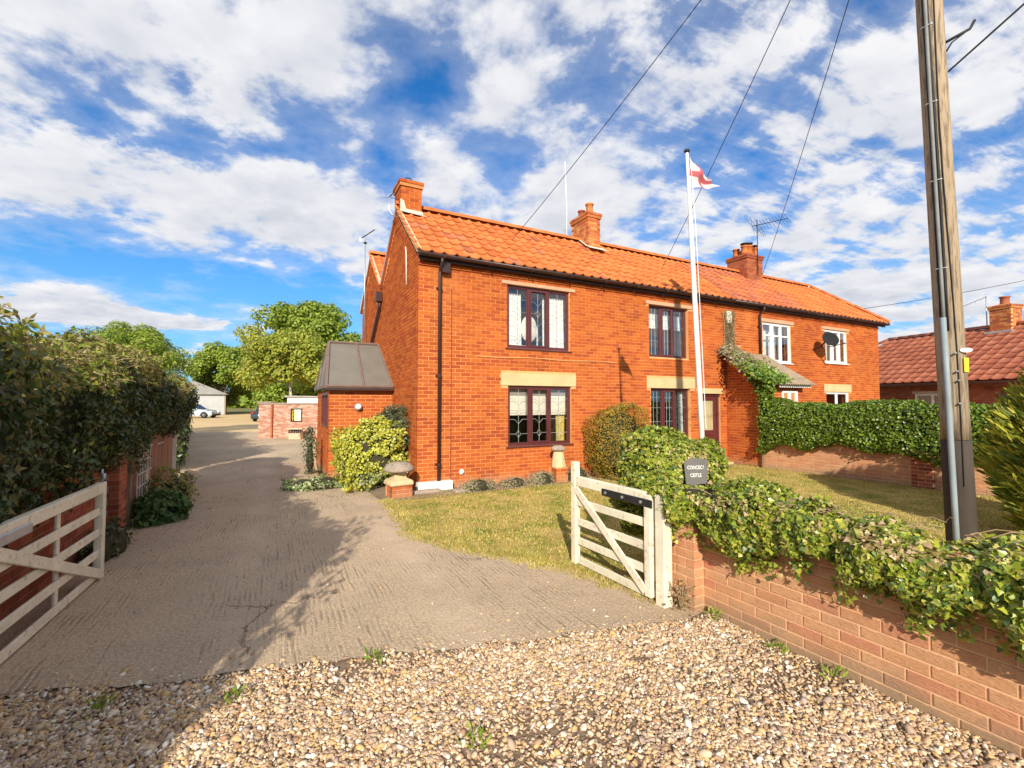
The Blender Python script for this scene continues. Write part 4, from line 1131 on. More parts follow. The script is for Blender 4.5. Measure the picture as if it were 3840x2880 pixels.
for k, (t0, t1) in enumerate(((.02, .535), (.555, .985))):
    b = MB(); lo0, lo1, hi0, hi1 = A_.lerp(B_, t0), A_.lerp(B_, t1), D_.lerp(C_, t0), D_.lerp(C_, t1)
    b.poly([lo0.lerp(hi0, .03), lo1.lerp(hi1, .03), lo1.lerp(hi1, .97), lo0.lerp(hi0, .97)]); b.build('roof_pane', M['polycarb'], pc)
b = MB(); b.poly([A_.lerp(D_, .03), E_.lerp(D_, .03), D_.lerp(A_, .02)]); b.build('roof_pane', M['polycarb'], pc)
b = MB(); b.poly([E_, Vector((-.012, PY1 + .05, PZ + .08)), C_ + Vector((0, .01, 0)), D_ + Vector((0, .01, 0))]); b.build('roof_pane', M['polycarb'], pc)
nrmf = (B_ - A_).cross(D_ - A_).normalized()
for (p, q, w, h) in ((A_, B_, .06, .07), (D_, C_, .07, .07), (A_, D_, .06, .07), (B_, C_, .06, .07), (A_.lerp(B_, .545), D_.lerp(C_, .545), .05, .06), (A_, E_, .06, .07), (E_, D_, .05, .06), (A_.lerp(E_, .40), D_.lerp(E_, .1), .035, .04), (A_.lerp(E_, .7), D_.lerp(E_, .5), .035, .04)):
    b = MB(); b.bar(p, q, w, h, nrmf); b.build('glazing_bar', M['porch_frame'], pc, bevel=.006)
b = MB(); b.bar(A_ + Vector((0, -.03, -.06)), B_ + Vector((0, -.03, -.06)), .08, .05); b.build('porch_gutter', M['brown_gutter'], pc)
# round wall lamp on the porch
wl_ = empty('wall_lamp', hw(-.78, PY0, 1.60), TH); tag(wl_, 'round bulkhead lamp on the brick side porch', 'lamp')
b = MB(); b.lathe([(.085, -.004), (.09, -.03), (.075, -.05)], 18, (0, 0, 0), 'y'); b.build('base_ring', M['conduit'], wl_, True)
b = MB(); b.lathe([(.068, -.045), (.066, -.08), (.05, -.115), (.02, -.13), (.001, -.132)], 18, (0, 0, 0), 'y'); b.build('lamp_glass', M['pale_lamp'], wl_, True)

# ------------------------------------------------------------------ lean-to on the right house
lt = empty('lean_to', C0, TH); tag(lt, 'brick lean-to with grey corrugated roof beside the front door', 'lean-to')
LX0, LX1, LY = 8.98, 10.66, -1.15
ltop = lambda a: 3.02 - .66 * a
b = MB(); b.extrude([(-.007 * 0 - .005, 0), (LY + .112, 0), (LY + .112, ltop(-LY - .112)), (-.005, ltop(0))], LX0 + .007, LX0 + .2, 'yz'); lside = b.build('side_wall', M['mortar'], lt)
lfront = part_box('front_wall', lt, 'mortar', (LX0 + .007, LX1, LY + .007, LY + .11, 0, 2.20))
bl1 = brick_list(-LY - .112, 3.1, (), top=lambda a: ltop(a) - .01, off=.03)
bl2 = brick_list(LX1 - LX0, 2.18, [(.72, 1.40, .9, 2.02)])
emit_walls(lt, [(lside, frame((LX0, -.008, 0), (0, -1, 0), (1, 0, 0)), bl1), (lfront, frame((LX0, LY, 0), (1, 0, 0), (0, 1, 0)), bl2)], 'brick', 300)
window(lt, LX0 + .72, LX0 + 1.40, .9, 2.02, fm='white_upvc', lights=((0, .5), (.5, 1)), lead=None, open_mid=False, setb=-.03, y0=LY)
part_box('end_wall', lt, 'mortar', (LX1 - .1, LX1, LY + .12, -.01, 0, 2.2))
b = MB(); n = 120; xa, xb = LX0 - .12, LX1 + .14
for (y, z) in ((-.012, 3.14), (LY - .30, 3.14 - .66 * (-LY + .29))):
    for i in range(n + 1): b.v.append((xa + (xb - xa) * i / n, y, z + .016 * math.sin(i * 2 * PI / 6)))
for (y, z) in ((-.012, 3.125), (LY - .30, 3.125 - .66 * (-LY + .29))):
    for i in range(n + 1): b.v.append((xa + (xb - xa) * i / n, y, z + .016 * math.sin(i * 2 * PI / 6)))
for i in range(n):
    b.f.append((i, i + 1, n + 2 + i, n + 1 + i)); b.f.append((2 * n + 2 + i, 2 * n + 3 + i, 3 * n + 4 + i, 3 * n + 3 + i)); b.f.append((n + 1 + i, n + 2 + i, 3 * n + 4 + i, 3 * n + 3 + i))
b.build('corrugated_roof', M['slate_roof'], lt, True)
part_box('fascia', lt, 'white_paint', (LX0 + .3, LX1 + .05, LY - .20, LY - .18, 2.10, 2.20))
b = MB(); b.lathe([(.10, -.02), (.11, -.05), (.09, -.12), (.001, -.13)], 14, (LX1 + .45, 0, 2.08), 'y'); o = b.build('outside_light', M['white_paint'], None, True); o.matrix_basis = Matrix.Translation(C0) @ Matrix.Rotation(TH, 4, 'Z'); tag(o, 'small round white light on the wall beside the lean-to roof', 'lamp')

# ------------------------------------------------------------------ roof-top aerials, dish, alarm box
def hobj(name, b, m, label, cat, group=None, smooth=True):
    o = b.build(name, M[m], None, smooth); o.matrix_basis = Matrix.Translation(C0) @ Matrix.Rotation(TH, 4, 'Z')
    return tag(o, label, cat, group)
def hroot(name, label, cat, group=None):
    return tag(empty(name, C0, TH), label, cat, group)
a_ = hroot('aerial', 'thin aerial on a bent bracket at the left gable chimney', 'aerial', 'aerials on the roofs')
b = MB(); b.tube([(-.01, 1.75, 6.0), (-.14, 1.78, 6.06), (-.20, 1.8, 6.16), (-.20, 1.8, 6.46)], .016, 6); b.build('bracket', M['aluminium'], a_, True)
b = MB(); b.tube([(-.22, 1.82, 6.44), (-.09, 1.72, 6.58)], .012, 6); b.tube([(-.42, 1.8, 6.42), (-.02, 1.8, 6.46)], .004, 4); b.build('boom', M['black_iron'], a_, True)
a_ = hroot('aerial', 'aerial on a tall grey mast at the rear gable', 'aerial', 'aerials on the roofs')
b = MB(); b.tube([(-.10, 5.62, 3.6), (-.10, 5.62, 6.75)], .020, 6); b.build('mast', M['galv'], a_, True)
b = MB(); b.tube([(-.22, 5.6, 6.72), (.16, 5.5, 7.02)], .016, 6); b.lathe([(.05, 6.58), (.05, 6.62)], 8, (-.10, 5.62, 0)); b.build('boom', M['black_iron'], a_, True)
b = MB(); b.poly([(-.28, 5.6, 6.62), (-.20, 5.6, 6.60), (-.20, 5.6, 6.74), (-.26, 5.6, 6.76)]); b.poly([(-.28, 5.61, 6.62), (-.20, 5.61, 6.60), (-.20, 5.61, 6.74), (-.26, 5.61, 6.76)]); b.build('reflector', M['fibre_white'], a_)
b = MB(); b.tube([(4.95, 2.1, 5.9), (4.95, 2.1, 7.4), (4.90, 2.1, 8.72)], [.018, .014, .008], 6); hobj('whip_antenna', b, 'fibre_white', 'tall thin white whip antenna beside the yellowish chimney', 'antenna')
a_ = hroot('aerial', 'black comb-like television aerial above the dark brick chimney', 'aerial', 'aerials on the roofs')
b = MB(); b.tube([(12.45, 1.30, 6.2), (12.45, 1.30, 8.12)], .016, 6); b.build('mast', M['black_iron'], a_, True)
b = MB(); p0, p1 = Vector((12.25, 1.35, 7.86)), Vector((13.75, 1.0, 8.30)); b.tube([p0, p1], .013, 6)
for i in range(12):
    q = p0.lerp(p1, i / 11); L = .20 if i > 2 else .30
    b.tube([q + Vector((0, -L * .6, -L)), q + Vector((0, L * .6, L))], .006, 4)
b.build('boom', M['black_iron'], a_)
b = MB()
for i in range(5): b.tube([(12.32 + .05 * i, 1.3, 7.55 - .0 * i), (12.10 + .0 * i, 1.32, 8.15)] if i == 0 else [(12.30 + .10 * i, 1.3, 7.90), (12.42 + .12 * i, 1.28, 7.55)], .006, 4)
b.build('reflector', M['black_iron'], a_)
d_ = hroot('satellite_dish', 'dark satellite dish on the wall between the white upper windows', 'satellite dish')
b = MB(); prof = [(.001, 0), (.12, .012), (.22, .04), (.29, .075), (.295, .085), (.22, .05), (.12, .022), (.001, .01)]
b.lathe(prof, 22, (0, 0, 0), 'y'); o = b.build('dish', M['tyre'], d_, True); o.location = (13.42, -.42, 3.72); o.rotation_euler = (R(-18), 0, R(-20)); o.scale = (1, -1, .82)
b = MB(); b.tube([(13.28, -.01, 3.45), (13.28, -.22, 3.48), (13.36, -.34, 3.66)], .022, 6); b.tube([(13.42, -.40, 3.48), (13.44, -.85, 3.56)], .014, 6); b.build('arm', M['black_iron'], d_, True)
b = MB(); b.lathe([(.03, -.08), (.035, .02)], 10, (13.44, -.86, 3.56), 'y'); b.build('receiver', M['plaster'], d_, True)
o = hobj('alarm_box', MB().box(8.99, 9.17, -.075, -.006, 3.98, 4.32), 'blind', 'pale yellow alarm box under the eaves by the dry ivy', 'alarm box', smooth=False)

# ------------------------------------------------------------------ staddle stones
def staddle(loc, label, rz, s=1.0, square=False):
    r_ = empty('staddle_stone', loc, rz); tag(r_, label, 'staddle stone', 'staddle stones by the house')
    z = 0
    core = MB(); h = .20 if square else .30; w = .19 if square else .15
    V_, F_, nV = [], [], 0
    for f in (frame((-w, -w, 0), (1, 0, 0), (0, 1, 0)), frame((-w, w - .105, 0), (0, -1, 0), (1, 0, 0)), frame((w, -w + .105, 0), (0, 1, 0), (-1, 0, 0))):
        ww = 2 * w if abs(f[0][0]) > .5 else 2 * w - .21 + .105 * 1
        V, F = bricks_np(f, brick_list(ww if abs(f[0][0]) > .5 else 2 * w - .108, h, (), pitch=.225), .08); V_.append(V); F_.append(F + nV); nV += len(V)
    p = core.box(-w + .006, w - .006, -w + .006, w - .006, 0, h).build('plinth', M['mortar'], r_)
    tag(obj_np('brickwork', np.concatenate(V_), np.concatenate(F_), M['brick'], p), kind='stuff')
    b = MB()
    if square:
        b.lathe([(.30, h + .004), (.31, h + .06), (.26, h + .11), (.17, h + .12), (.15, h + .25)], 4, (0, 0, 0), jit=.04); o = b.build('base_stone', M['staddle_stone'], r_, bevel=.02); o.rotation_euler = (0, 0, R(45)); zt = h + .25
    else:
        b.lathe([(.175, h + .004), (.17, h + .02), (.150, h + .14), (.115, h + .34), (.10, h + .36)], 8, (0, 0, 0), jit=.02); b.build('base_stone', M['staddle_stone'], r_, bevel=.015); zt = h + .36
    b = MB()
    if square: b.lathe([(.10, zt + .002), (.27, zt + .01), (.285, zt + .05), (.22, zt + .13), (.13, zt + .165), (.02, zt + .17)], 14, (0, 0, 0), jit=.05)
    else: b.lathe([(.07, zt + .002), (.155, zt + .012), (.165, zt + .04), (.15, zt + .075), (.09, zt + .11), (.02, zt + .118)], 18, (0, 0, 0), jit=.04)
    b.build('cap', M['lichen_stone'], r_, True)
p = hw(3.02, -.36); staddle((p.x, p.y, 0), 'buff staddle stone on a brick plinth under the lower window', TH)
p = hw(-.42, -.30); staddle((p.x, p.y, 0), 'low squat staddle stone in front of the yellow shrub', TH + .1, square=True)
for k, (s, u, w) in enumerate(((-.10, -.22, .5), (.9, -.42, .3))):
    p = hw(s, u); b = MB(); b.box(-w, w, -.09, .09, -.02, .05); o = b.build('edging_stone', M['lichen_stone'], None, bevel=.02); o.location = p; o.rotation_euler = (0, 0, TH + .06 * k); tag(o, ['flat edging stone at the house corner below the white box', 'flat edging stone sunk in the lawn near the downpipe'][k], 'stone', 'edging stones')

# ------------------------------------------------------------------ flagpole and flag
FB = Vector((2.78, 6.55, 0)); FT = Vector((2.56, 6.50, 5.36))
fp = empty('flagpole', FB); tag(fp, 'white painted flagpole standing behind the ivy clad wall', 'flagpole')
d = FT - FB
b = MB(); b.tube([(0, 0, 0), d * .5, d * .82, d * .83, d], [.038, .036, .032, .023, .021], 12); b.build('pole', M['white_paint'], fp, True)
b = MB(); b.lathe([(.012, 0), (.038, .015), (.043, .03), (.036, .048), (.01, .055)], 14, tuple(d)); b.build('finial', M['black_iron'], fp, True)
b = MB(); b.tube([d * .97 + Vector((.04, -.02, 0)), d * .8 + Vector((.06, -.03, 0)), d * .25 + Vector((.055, -.03, 0))], .005, 4); b.build('halyard', M['fibre_white'], fp)
fl = empty('flag', FB + d * .992); tag(fl, 'limp white flag with a faded red cross on the flagpole', 'flag')
nu, nv = 18, 14; hoist, fly = .46, .52
V, Fw, Fr = [], [], []
for j in range(nv + 1):
    v = j / nv
    for i in range(nu + 1):
        u = i / nu
        sag = u ** 1.1
        x = .035 + u * fly * (.46 + .30 * v) + .02 * math.sin(v * 7)
        z = -v * hoist * (1 - .12 * u) - sag * fly * .60 * (1 - .72 * v)
        y = .055 * math.sin(u * 9 + v * 2.5) * u ** .5 + .03 * math.sin(v * 8 + u * 3)
        V.append((x, y, z))
for j in range(nv):
    for i in range(nu):
        a = j * (nu + 1) + i; f = (a, a + 1, a + nu + 2, a + nu + 1)
        (Fr if (6 <= j <= 8 or 7 <= i <= 10) else Fw).append(f)
obj_np('white_field', np.array(V), np.array(Fw), M['flag_white'], fl, True); obj_np('red_cross', np.array(V), np.array(Fr), M['flag_red'], fl, True)

# ------------------------------------------------------------------ utility pole and wires
UB = Vector((4.47, 4.55, 0)); UT = Vector((4.30, 4.60, 9.0))
ud = (UT - UB)
up_ = empty('utility_pole', UB); tag(up_, 'weathered wooden utility pole with grey conduit and a tarred foot', 'utility pole')
def on(t, ang, r=.0):
    """point on the pole skin: t height fraction, ang round the pole (0 = towards camera), r offset"""
    a = R(-90 + ang); rad = (.116 - .016 * t) + r
    # angles measured from the direction to the camera
    base = math.atan2(-UB.y, -UB.x)
    return ud * t + Vector((math.cos(base + R(ang)) * rad, math.sin(base + R(ang)) * rad, 0))
b = MB(); ts = [.150, .18, .3, .5, .75, 1.0]; b.tube([ud * t for t in ts], [(.116 - .016 * t) * random.uniform(.99, 1.01) for t in ts], 28); b.build('pole', M['timber_pole'], up_, True)
b = MB(); b.tube([ud * t for t in (-.01, .05, .10, .1495)], [.119, .118, .117, .1155], 28); b.build('tarred_foot', M['tar'], up_, True)
b = MB(); b.tube([on(t, -16, .020) for t in (0, .1, .2, .285)], .025, 12); b.build('conduit', M['conduit'], up_, True)
for k, (a0, a1, r0, m) in enumerate(((-14, -20, .016, 'cable_grey'), (-4, 14, .013, 'cable'), (-24, -30, .012, 'cable'))):
    b = MB(); b.tube([on(.27 + .73 * i / 14, a0 + (a1 - a0) * math.sin(i * .5 + k) * .5 * (i / 14), .014 + .010 * (k == 0)) for i in range(15)], r0, 8); b.build('riser_cable', M[m], up_, True)
b = MB(); b.tube([on(.10 + .6 * i / 12, 18 + 6 * math.sin(i * .6), .006) for i in range(13)], .005, 6); b.build('earth_wire', M['cable'], up_, True)
for t in (.34, .44, .53, .62, .74): 
    b = MB(); b.tube([on(t, a, .028) for a in range(-34, 14, 6)], .008, 6); b.build('cable_clamp', M['galv'], up_, True)
for t, a in ((.245, 16), (.225, 18), (.19, 20), (.215, 22)):
    b = MB(); b.box(-.03, .03, -.012, .0, -.008, .008); o = b.build('nail_plate', M['lead'], up_); o.location = on(t, a, .01); o.rotation_euler = (0, 0, R(40))
b = MB(); b.lathe([(.001, -.02), (.045, -.02), (.045, 0), (.001, 0)], 12, (0, 0, 0), 'y'); o = b.build('number_disc', M['fibre_white'], up_); o.location = on(.248, 58, .012); o.rotation_euler = (0, 0, R(-20 + 0)); o.scale = (1.1, 1, .5)
b = MB(); b.box(-.035, .035, -.006, 0, -.07, .07); o = b.build('warning_plate', M['yellow_tag'], up_); o.location = on(.232, 62, .006); o.rotation_euler = (0, 0, R(20))
b = MB(); bp = on(.60, 85, 0); b.tube([bp, bp + Vector((.20, -.05, .10)), bp + Vector((.24, -.06, .18))], .014, 6); b.tube([bp + Vector((0, 0, -.10)), bp + Vector((.04, -.02, -.02)), bp + Vector((.20, -.05, .10))], .008, 5); b.build('step_bracket', M['black_iron'], up_, True)
b = MB(); b.box(-.5, .5, -.05, .05, -.05, .05); o = b.build('crossarm', M['timber_pole'], up_); o.location = ud * .955 + Vector((0, -.17, 0)); o.rotation_euler = (0, 0, R(10))

def wire(p, q, sag, r, label, m='cable'):
    p, q = Vector(p), Vector(q)
    b = MB(); b.tube([p.lerp(q, i / 24) + Vector((0, 0, -4 * sag * (i / 24) * (1 - i / 24))) for i in range(25)], r, 5)
    o = b.build('overhead_wire', M[m]); return tag(o, label, 'wire', 'overhead wires')
wtop = UB + ud * .965
wire(wtop + Vector((-.3, 0, 0)), hw(2.55, .95, 5.62), .12, .007, 'overhead wire running to the roof near the left chimney')
wire(wtop + Vector((-.1, 0, 0)), hw(7.28, .75, 5.50), .10, .007, 'overhead wire passing the flag and meeting the middle roof')
wire(wtop + Vector((.1, 0, 0)), hw(12.85, 1.4, 6.25), .15, .007, 'overhead wire running to the dark brick chimney')
wire(UB + ud * .568 + Vector((.12, .05, 0)), (9.5, -2.0, 10.5), .02, .010, 'taut black wire rising from the utility pole to the upper right corner')
wire((16.0, 24.5, 6.35), (40.0, 24.5, 11.3), .5, .014, 'far wire crossing behind the utility pole above the tiled bungalow')

# ------------------------------------------------------------------ front boundary wall, pier and ivy
WA = math.atan2(WD.y, WD.x)
fw = empty('garden_wall', W0, WA); tag(fw, 'low pale brick front wall with pier in the foreground, topped with ivy', 'wall')
WL, WH = 3.9, .825
part_box('wall_core', fw, 'mortar_pale', (-.45, WL, .006, .20, -.03, WH))
wc = fw.children[0]
blw = brick_list(WL, WH - .002, (), a0=-.086, z0=-.03)
pier = part_box('pier', fw, 'mortar_pale', (-.494, -.096, -.114, .0, -.03, .94))
blp1 = brick_list(-.09, .94, (), a0=-.50, z0=-.03)
ble = brick_list(.125, .94, (), a0=.0, z0=-.03, pitch=.40)
emit_walls(fw, [(wc, Matrix.Identity(4), blw), (pier, frame((0, -.12, 0), (1, 0, 0), (0, 1, 0)), blp1)], 'brick_pale', 300, D=.09)
emit_walls(fw, [(pier, frame((-.092, -.118, 0), (0, 1, 0), (-1, 0, 0)), [(0.0, z, .112, h) for (a, z, L, h) in brick_list(.2, .94, (), z0=-.03, pitch=.4) if a < .1])], 'brick_pale', 300, D=.02)
# coping course under the ivy
cb = [(a, 0, L, H) for (a, z, L, H) in brick_list(WL, .065, (), a0=0.0, off=.04)]
V, F = bricks_np(frame((0, -.012, WH + .002), (1, 0, 0), (0, 1, 0)), cb, .21); tag(obj_np('coping_brickwork', V, F, M['brick_pale'], fw), kind='stuff')
# brick post carrying the name slate
np_ = empty('brick_post', (1.93, 4.62, 0), R(-28)); tag(np_, 'brick post smothered in ivy behind the name slate', 'post')
part_box('post_core', np_, 'mortar_pale', (-.158, .158, -.158, .158, 0, 1.26)); pcx = np_.children[0]
emit_walls(np_, [(pcx, frame((-.165, -.165, 0), (1, 0, 0), (0, 1, 0)), brick_list(.33, 1.26)), (pcx, frame((-.165, .06, 0), (0, -1, 0), (1, 0, 0)), brick_list(.225 - .105, 1.26))], 'brick_pale', 200, D=.09)
sg = empty('name_slate', (1.655, 4.10, 1.10), R(-20)); sg.scale = (.84, 1, .84); tag(sg, 'grey slate house name plaque with white lettering set in the ivy', 'sign')
b = MB(); b.extrude([(-.105, -.14), (-.02, -.155), (.04, -.13), (.105, -.125), (.115, .13), (.02, .145), (-.06, .135), (-.125, .09)], -.010, .010); b.build('slate', M['slate_sign'], sg, bevel=.004)
for txt, z, s in (('CONCEC6', .028, .052), ('CEITLE', -.055, .052)):
    cu = bpy.data.curves.new('lettering', 'FONT'); cu.body = txt; cu.size = s; cu.align_x = 'CENTER'; cu.extrude = .001; cu.offset = .0012; cu.materials.append(M['white_paint'])
    tmp = bpy.data.objects.new('lettering', cu); me = bpy.data.meshes.new_from_object(tmp); bpy.data.objects.remove(tmp)
    o = bpy.data.objects.new('lettering', me); o.location = (-.003, -.0125, z); o.rotation_euler = (R(90), R(-4), 0); o.scale = (.70, 1, 1); add(o, sg)

iv = empty('ivy', W0, WA); tag(iv, 'thick green ivy spilling over the low front wall and mounded beside the gate', 'ivy')
IX = .55
z0f = lambda x: .63 + .14 * np.clip((.62 - x) / .2, 0, 1) - .03 * np.sin(x * 3.1) - .03 * np.sin(x * 7.7 + 1) - .03 * np.sin(x * 17)
z1f = lambda x: .96 + .03 * np.sin(x * 2.3) + .02 * np.sin(x * 6)
half_f = lambda x: .31 + .03 * np.sin(x * 2.0 + 1) + .03 * x / 3.5
yof = lambda x: .13 - .07 * np.clip((.60 - x) / .2, 0, 1)
ic = core_hedge(WL + IX, half_f, z0f, z1f, 'twigs', iv, k=.74, yoff=yof); ic.location.x = -IX
P, N = shell_hedge(98000, WL + IX, half_f, z0f, z1f, amp=.075, fr=3.6, inset=.035, seed=41, yoff=yof); P[:, 0] -= IX
# local mound by the gate (converted into the wall's own axes)
inv = (Matrix.Translation(W0) @ Matrix.Rotation(WA, 4, 'Z')).inverted()
mc = inv @ Vector((1.62, 4.55, .86)); mrad = (.52, .46, .55)
core_blob(mc, mrad, 'twigs', iv, k=.78)
P2, N2 = shell_blob(40000, mc, mrad, amp=.09, fr=3.5, inset=.035, seed=42, low=-.75)
sgl = inv @ Vector((1.655, 4.10, 1.10))
sx_ = np.array(inv.to_3x3() @ Vector((math.cos(R(-20)), math.sin(R(-20)), 0))); sy_ = np.array(inv.to_3x3() @ Vector((-math.sin(R(-20)), math.cos(R(-20)), 0)))
def keep_sign(P):                 # the ivy is trimmed back in front of the slate
    v = P - np.array(sgl)
    return ~((np.abs(v @ sx_) < .125) & (np.abs(v[:, 2] - .01) < .14) & (v @ sy_ < .03))
k = keep_sign(P2); P2, N2 = P2[k], N2[k]
# tongues of ivy hanging down the brick face
r_ = np.random.default_rng(44); tg = []
for i in range(44):
    x = r_.uniform(-.4, WL); L = r_.uniform(.04, .24); n = int(46 * L / .2) + 6
    zz = .66 - r_.uniform(0, 1, n) * L
    tg.append(np.c_[x + r_.normal(0, .035, n), -.02 - r_.uniform(.0, .06, n) - (0.12 if x < -.08 else 0), zz])
tg = np.concatenate(tg)
P = np.concatenate([P, P2, tg]); N = np.concatenate([N, N2, np.tile((0, -1., .2), (len(tg), 1))])
k = keep_sign(P); P, N = P[k], N[k]
fr_all = leaf_frames(P, N, .0275, sv=.6, droop=.5, jit=.65, r=np.random.default_rng(45))
pat = (snoise(P, 2.2, 3) + .4 * r_.normal(size=len(P))) > .82
pink = pat & (N[:, 2] > .25)
put_leaves(iv, tuple(v[~pink] for v in fr_all), T_IVY, 'leaf_ivy', 300)
put_leaves(iv, tuple(v[pink] for v in fr_all), T_IVY, 'leaf_ivy_pink')
st = MB()
for i in range(150):
    x = r_.uniform(0, WL); y = r_.uniform(-.2, .42); z = .99 + r_.uniform(-.05, .03)
    q = Vector((r_.normal(0, .12), r_.normal(0, .10), r_.uniform(-.02, .05)))
    st.tube([(x, y, z), Vector((x, y, z)) + q * .5 + Vector((0, 0, .02)), Vector((x, y, z)) + q], .0028, 4, False)
tag(st.build('twig', M['stem'], iv), kind='stuff')

# ------------------------------------------------------------------ gates
def gate(name, p0, p1, label, group, h=.93, free_h=1.08, brace_up='free', iron=True, length=None, mid=None):
    """p0 hinge end, p1 free end (ground points)"""
    p0, p1 = Vector((*p0, 0)), Vector((*p1, 0)); d = p1 - p0; L = length or d.length; ang = math.atan2(d.y, d.x)
    g_ = empty(name, p0, ang); tag(g_, label, 'gate', group)
    part_box('hanging_stile', g_, 'gate_paint', (0, .075, -.035, .035, .03, h - .02), bevel=.006)
    part_box('closing_stile', g_, 'gate_paint', (L - .075, L, -.035, .035, .0, free_h), bevel=.006)
    for k, z in enumerate((.05, .25, .45, .655)):
        part_box('rail', g_, 'gate_paint', (.077, L - .077, -.011, .011, z - .035, z + .04), bevel=.004)
    part_box('top_rail', g_, 'gate_paint', (.077, L - .077, -.030, .030, h - .10, h), bevel=.006)
    side = .026 if brace_up == 'free' else -.026
    b = MB()
    if brace_up == 'free': b.bar((.07, side, .07), (L - .08, side, h - .13), .022, .075)
    else: b.bar((L - .07, side, .05), (max(.1, L - 1.9), side, h - .13), .022, .085)
    b.build('brace', M['gate_paint'], g_, bevel=.004)
    if mid: part_box('mid_stile', g_, 'gate_paint', (L - mid - .03, L - mid + .03, .013, .035, .02, h - .11), bevel=.004)
    return g_, L
g1, L1 = gate('gate', (1.225, 3.985), (.665, 4.955), 'short white five bar gate leaf open against the lawn', 'pair of white gates')
s_ = 1
b = MB(); b.box(-.03, .62, .032, .042, .805, .875); hinge = b.build('strap_hinge', M['black_iron'], g1, bevel=.008); 
for x in (.10, .33, .56):
    c = MB(); c.lathe([(.014, .042), (.014, .05), (.001, .052)], 8, (x, 0, .84), 'y'); c.build('bolt', M['galv'], hinge)
gp = empty('gate_post', (1.295, 3.925, 0), WA); tag(gp, 'white square post between the open gate and the brick pier', 'gate post')
part_box('post', gp, 'gate_paint', (-.05, .05, -.05, .05, -.02, .93), bevel=.006)
b = MB(); b.box(-.075, -.05, -.035, .035, .10, .18); b.build('spring_catch', M['black_iron'], gp, bevel=.004)
g2, L2 = gate('gate', (-2.93, 2.15), (-4.06, 4.53), 'long shaded white gate leaf folded back below the tall hedge', 'pair of white gates', brace_up='rev', mid=.86, free_h=.935)
b = MB(); b.box(L2 - 2.0, L2 - 1.42, -.045, -.030, .80, .875); b.build('strap_hinge', M['galv'], g2, bevel=.01)
b = MB(); b.tube([(L2 - .02, 0, .93), (L2 - .02, 0, 1.06)], .012, 6); b.tube([(L2 - .04, -.02, .96), (L2 - .04, -.02, 1.02)], .018, 6); b.build('drop_bolt', M['galv'], g2, True)
b = MB(); b.tube([(L2 - .86, .024, .03), (L2 - .86, .024, -.0)], .02, 6); b.build('foot', M['galv'], g2)

# dead stalk plant by the gate post
b_ = empty('dried_weed', (1.40, 3.82, 0)); tag(b_, 'dried brown weed at the foot of the brick pier', 'weed')
fr = leaf_frames(np.c_[r_.normal(0, .05, 110), r_.normal(0, .05, 110), r_.uniform(.02, .24, 110)], r_.normal(size=(110, 3)), .03, r=r_); put_leaves(b_, fr, T_OVAL, 'leaf_dry')
b = MB()
for i in range(7): b.tube([(0, 0, 0), (r_.normal(0, .05), r_.normal(0, .05), r_.uniform(.12, .26))], .004, 4)
b.build('stem', M['stem'], b_)

# ------------------------------------------------------------------ shrubs against the house
def bush(name, c, rad, n, size, tm, m, label, cat='shrub', group=None, seed=1, amp=.08, low=-.9, rz=TH, nsingle=0, inset=.05, extra=None, trunk=True, expo=2.6):
    o = empty(name, (c[0], c[1], 0), rz); tag(o, label, cat, group)
    cc = (0, 0, c[2])
    core_blob(cc, rad, 'twigs', o, k=.76)
    P, N = shell_blob(n, cc, rad, amp=amp, fr=2.2 / max(rad), inset=inset, seed=seed, low=low, expo=expo)
    ok = P[:, 2] > .01; P, N = P[ok], N[ok]
    fr = leaf_frames(P, N, size, r=np.random.default_rng(seed + 9), jit=.6)
    if extra:
        em, fn = extra; sel = fn(P)
        put_leaves(o, tuple(v[sel] for v in fr), tm, em); fr = tuple(v[~sel] for v in fr)
    put_leaves(o, fr, tm, m, nsingle)
    if trunk:
        b = MB()
        for i in range(5):
            a = i * 1.3; b.tube([(0.05 * math.cos(a), .05 * math.sin(a), -.02), (rad[0] * .4 * math.cos(a), rad[1] * .4 * math.sin(a), c[2])], [.03, .012], 6)
        b.build('stem', M['bark'], o)
    return o
p = hw(-.64, .95); bush('golden_shrub', (p.x, p.y, .62), (.66, .55, .66), 13000, .050, T_ROUND, 'leaf_yellow', 'bright yellow variegated shrub in front of the side porch', seed=51, amp=.20, extra=('leaf_variegated', lambda P: (P[:, 2] < .35) & (P[:, 0] > -.4) & (rng.uniform(size=len(P)) < .7)))
p = hw(-.20, 1.20); bush('dark_shrub', (p.x, p.y, .75), (.42, .70, .82), 9000, .046, T_OVAL, 'leaf_dark', 'dark green shrub between the yellow shrub and the gable wall', seed=52, amp=.12)
p = hw(4.58, -.55); bush('clipped_shrub', (p.x, p.y, .78), (.74, .50, .84), 16000, .036, T_OVAL, 'leaf_orange', 'clipped shrub flushed orange and green between the front windows', seed=53, amp=.13, expo=3.2)
for k, (s, u, w, h, lb) in enumerate(((1.1, -.42, .34, .14, 'low grey lavender clump nearest the downpipe'), (1.95, -.34, .30, .10, 'low lavender clump in the middle of the narrow bed'), (2.60, -.36, .26, .16, 'lavender clump left of the staddle stone'), (3.45, -.42, .22, .20, 'small green clump right of the staddle stone'))):
    p = hw(s, u); bush('low_clump', (p.x, p.y, h * .3), (w, .16, h), 1500, .045, T_LONG, 'lavender' if k < 3 else 'leaf_dark', lb, 'plant', 'low plants along the house front', seed=60 + k, amp=.03, low=-.2, trunk=False)
p = hw(-1.62, 1.6); bush('ground_ivy', (p.x + .25, p.y - .25, .05), (.75, .34, .14), 1600, .05, T_ROUND, 'leaf_variegated', 'pale variegated creeper at the foot of the yellow shrub', 'plant', seed=66, low=-.1, trunk=False)
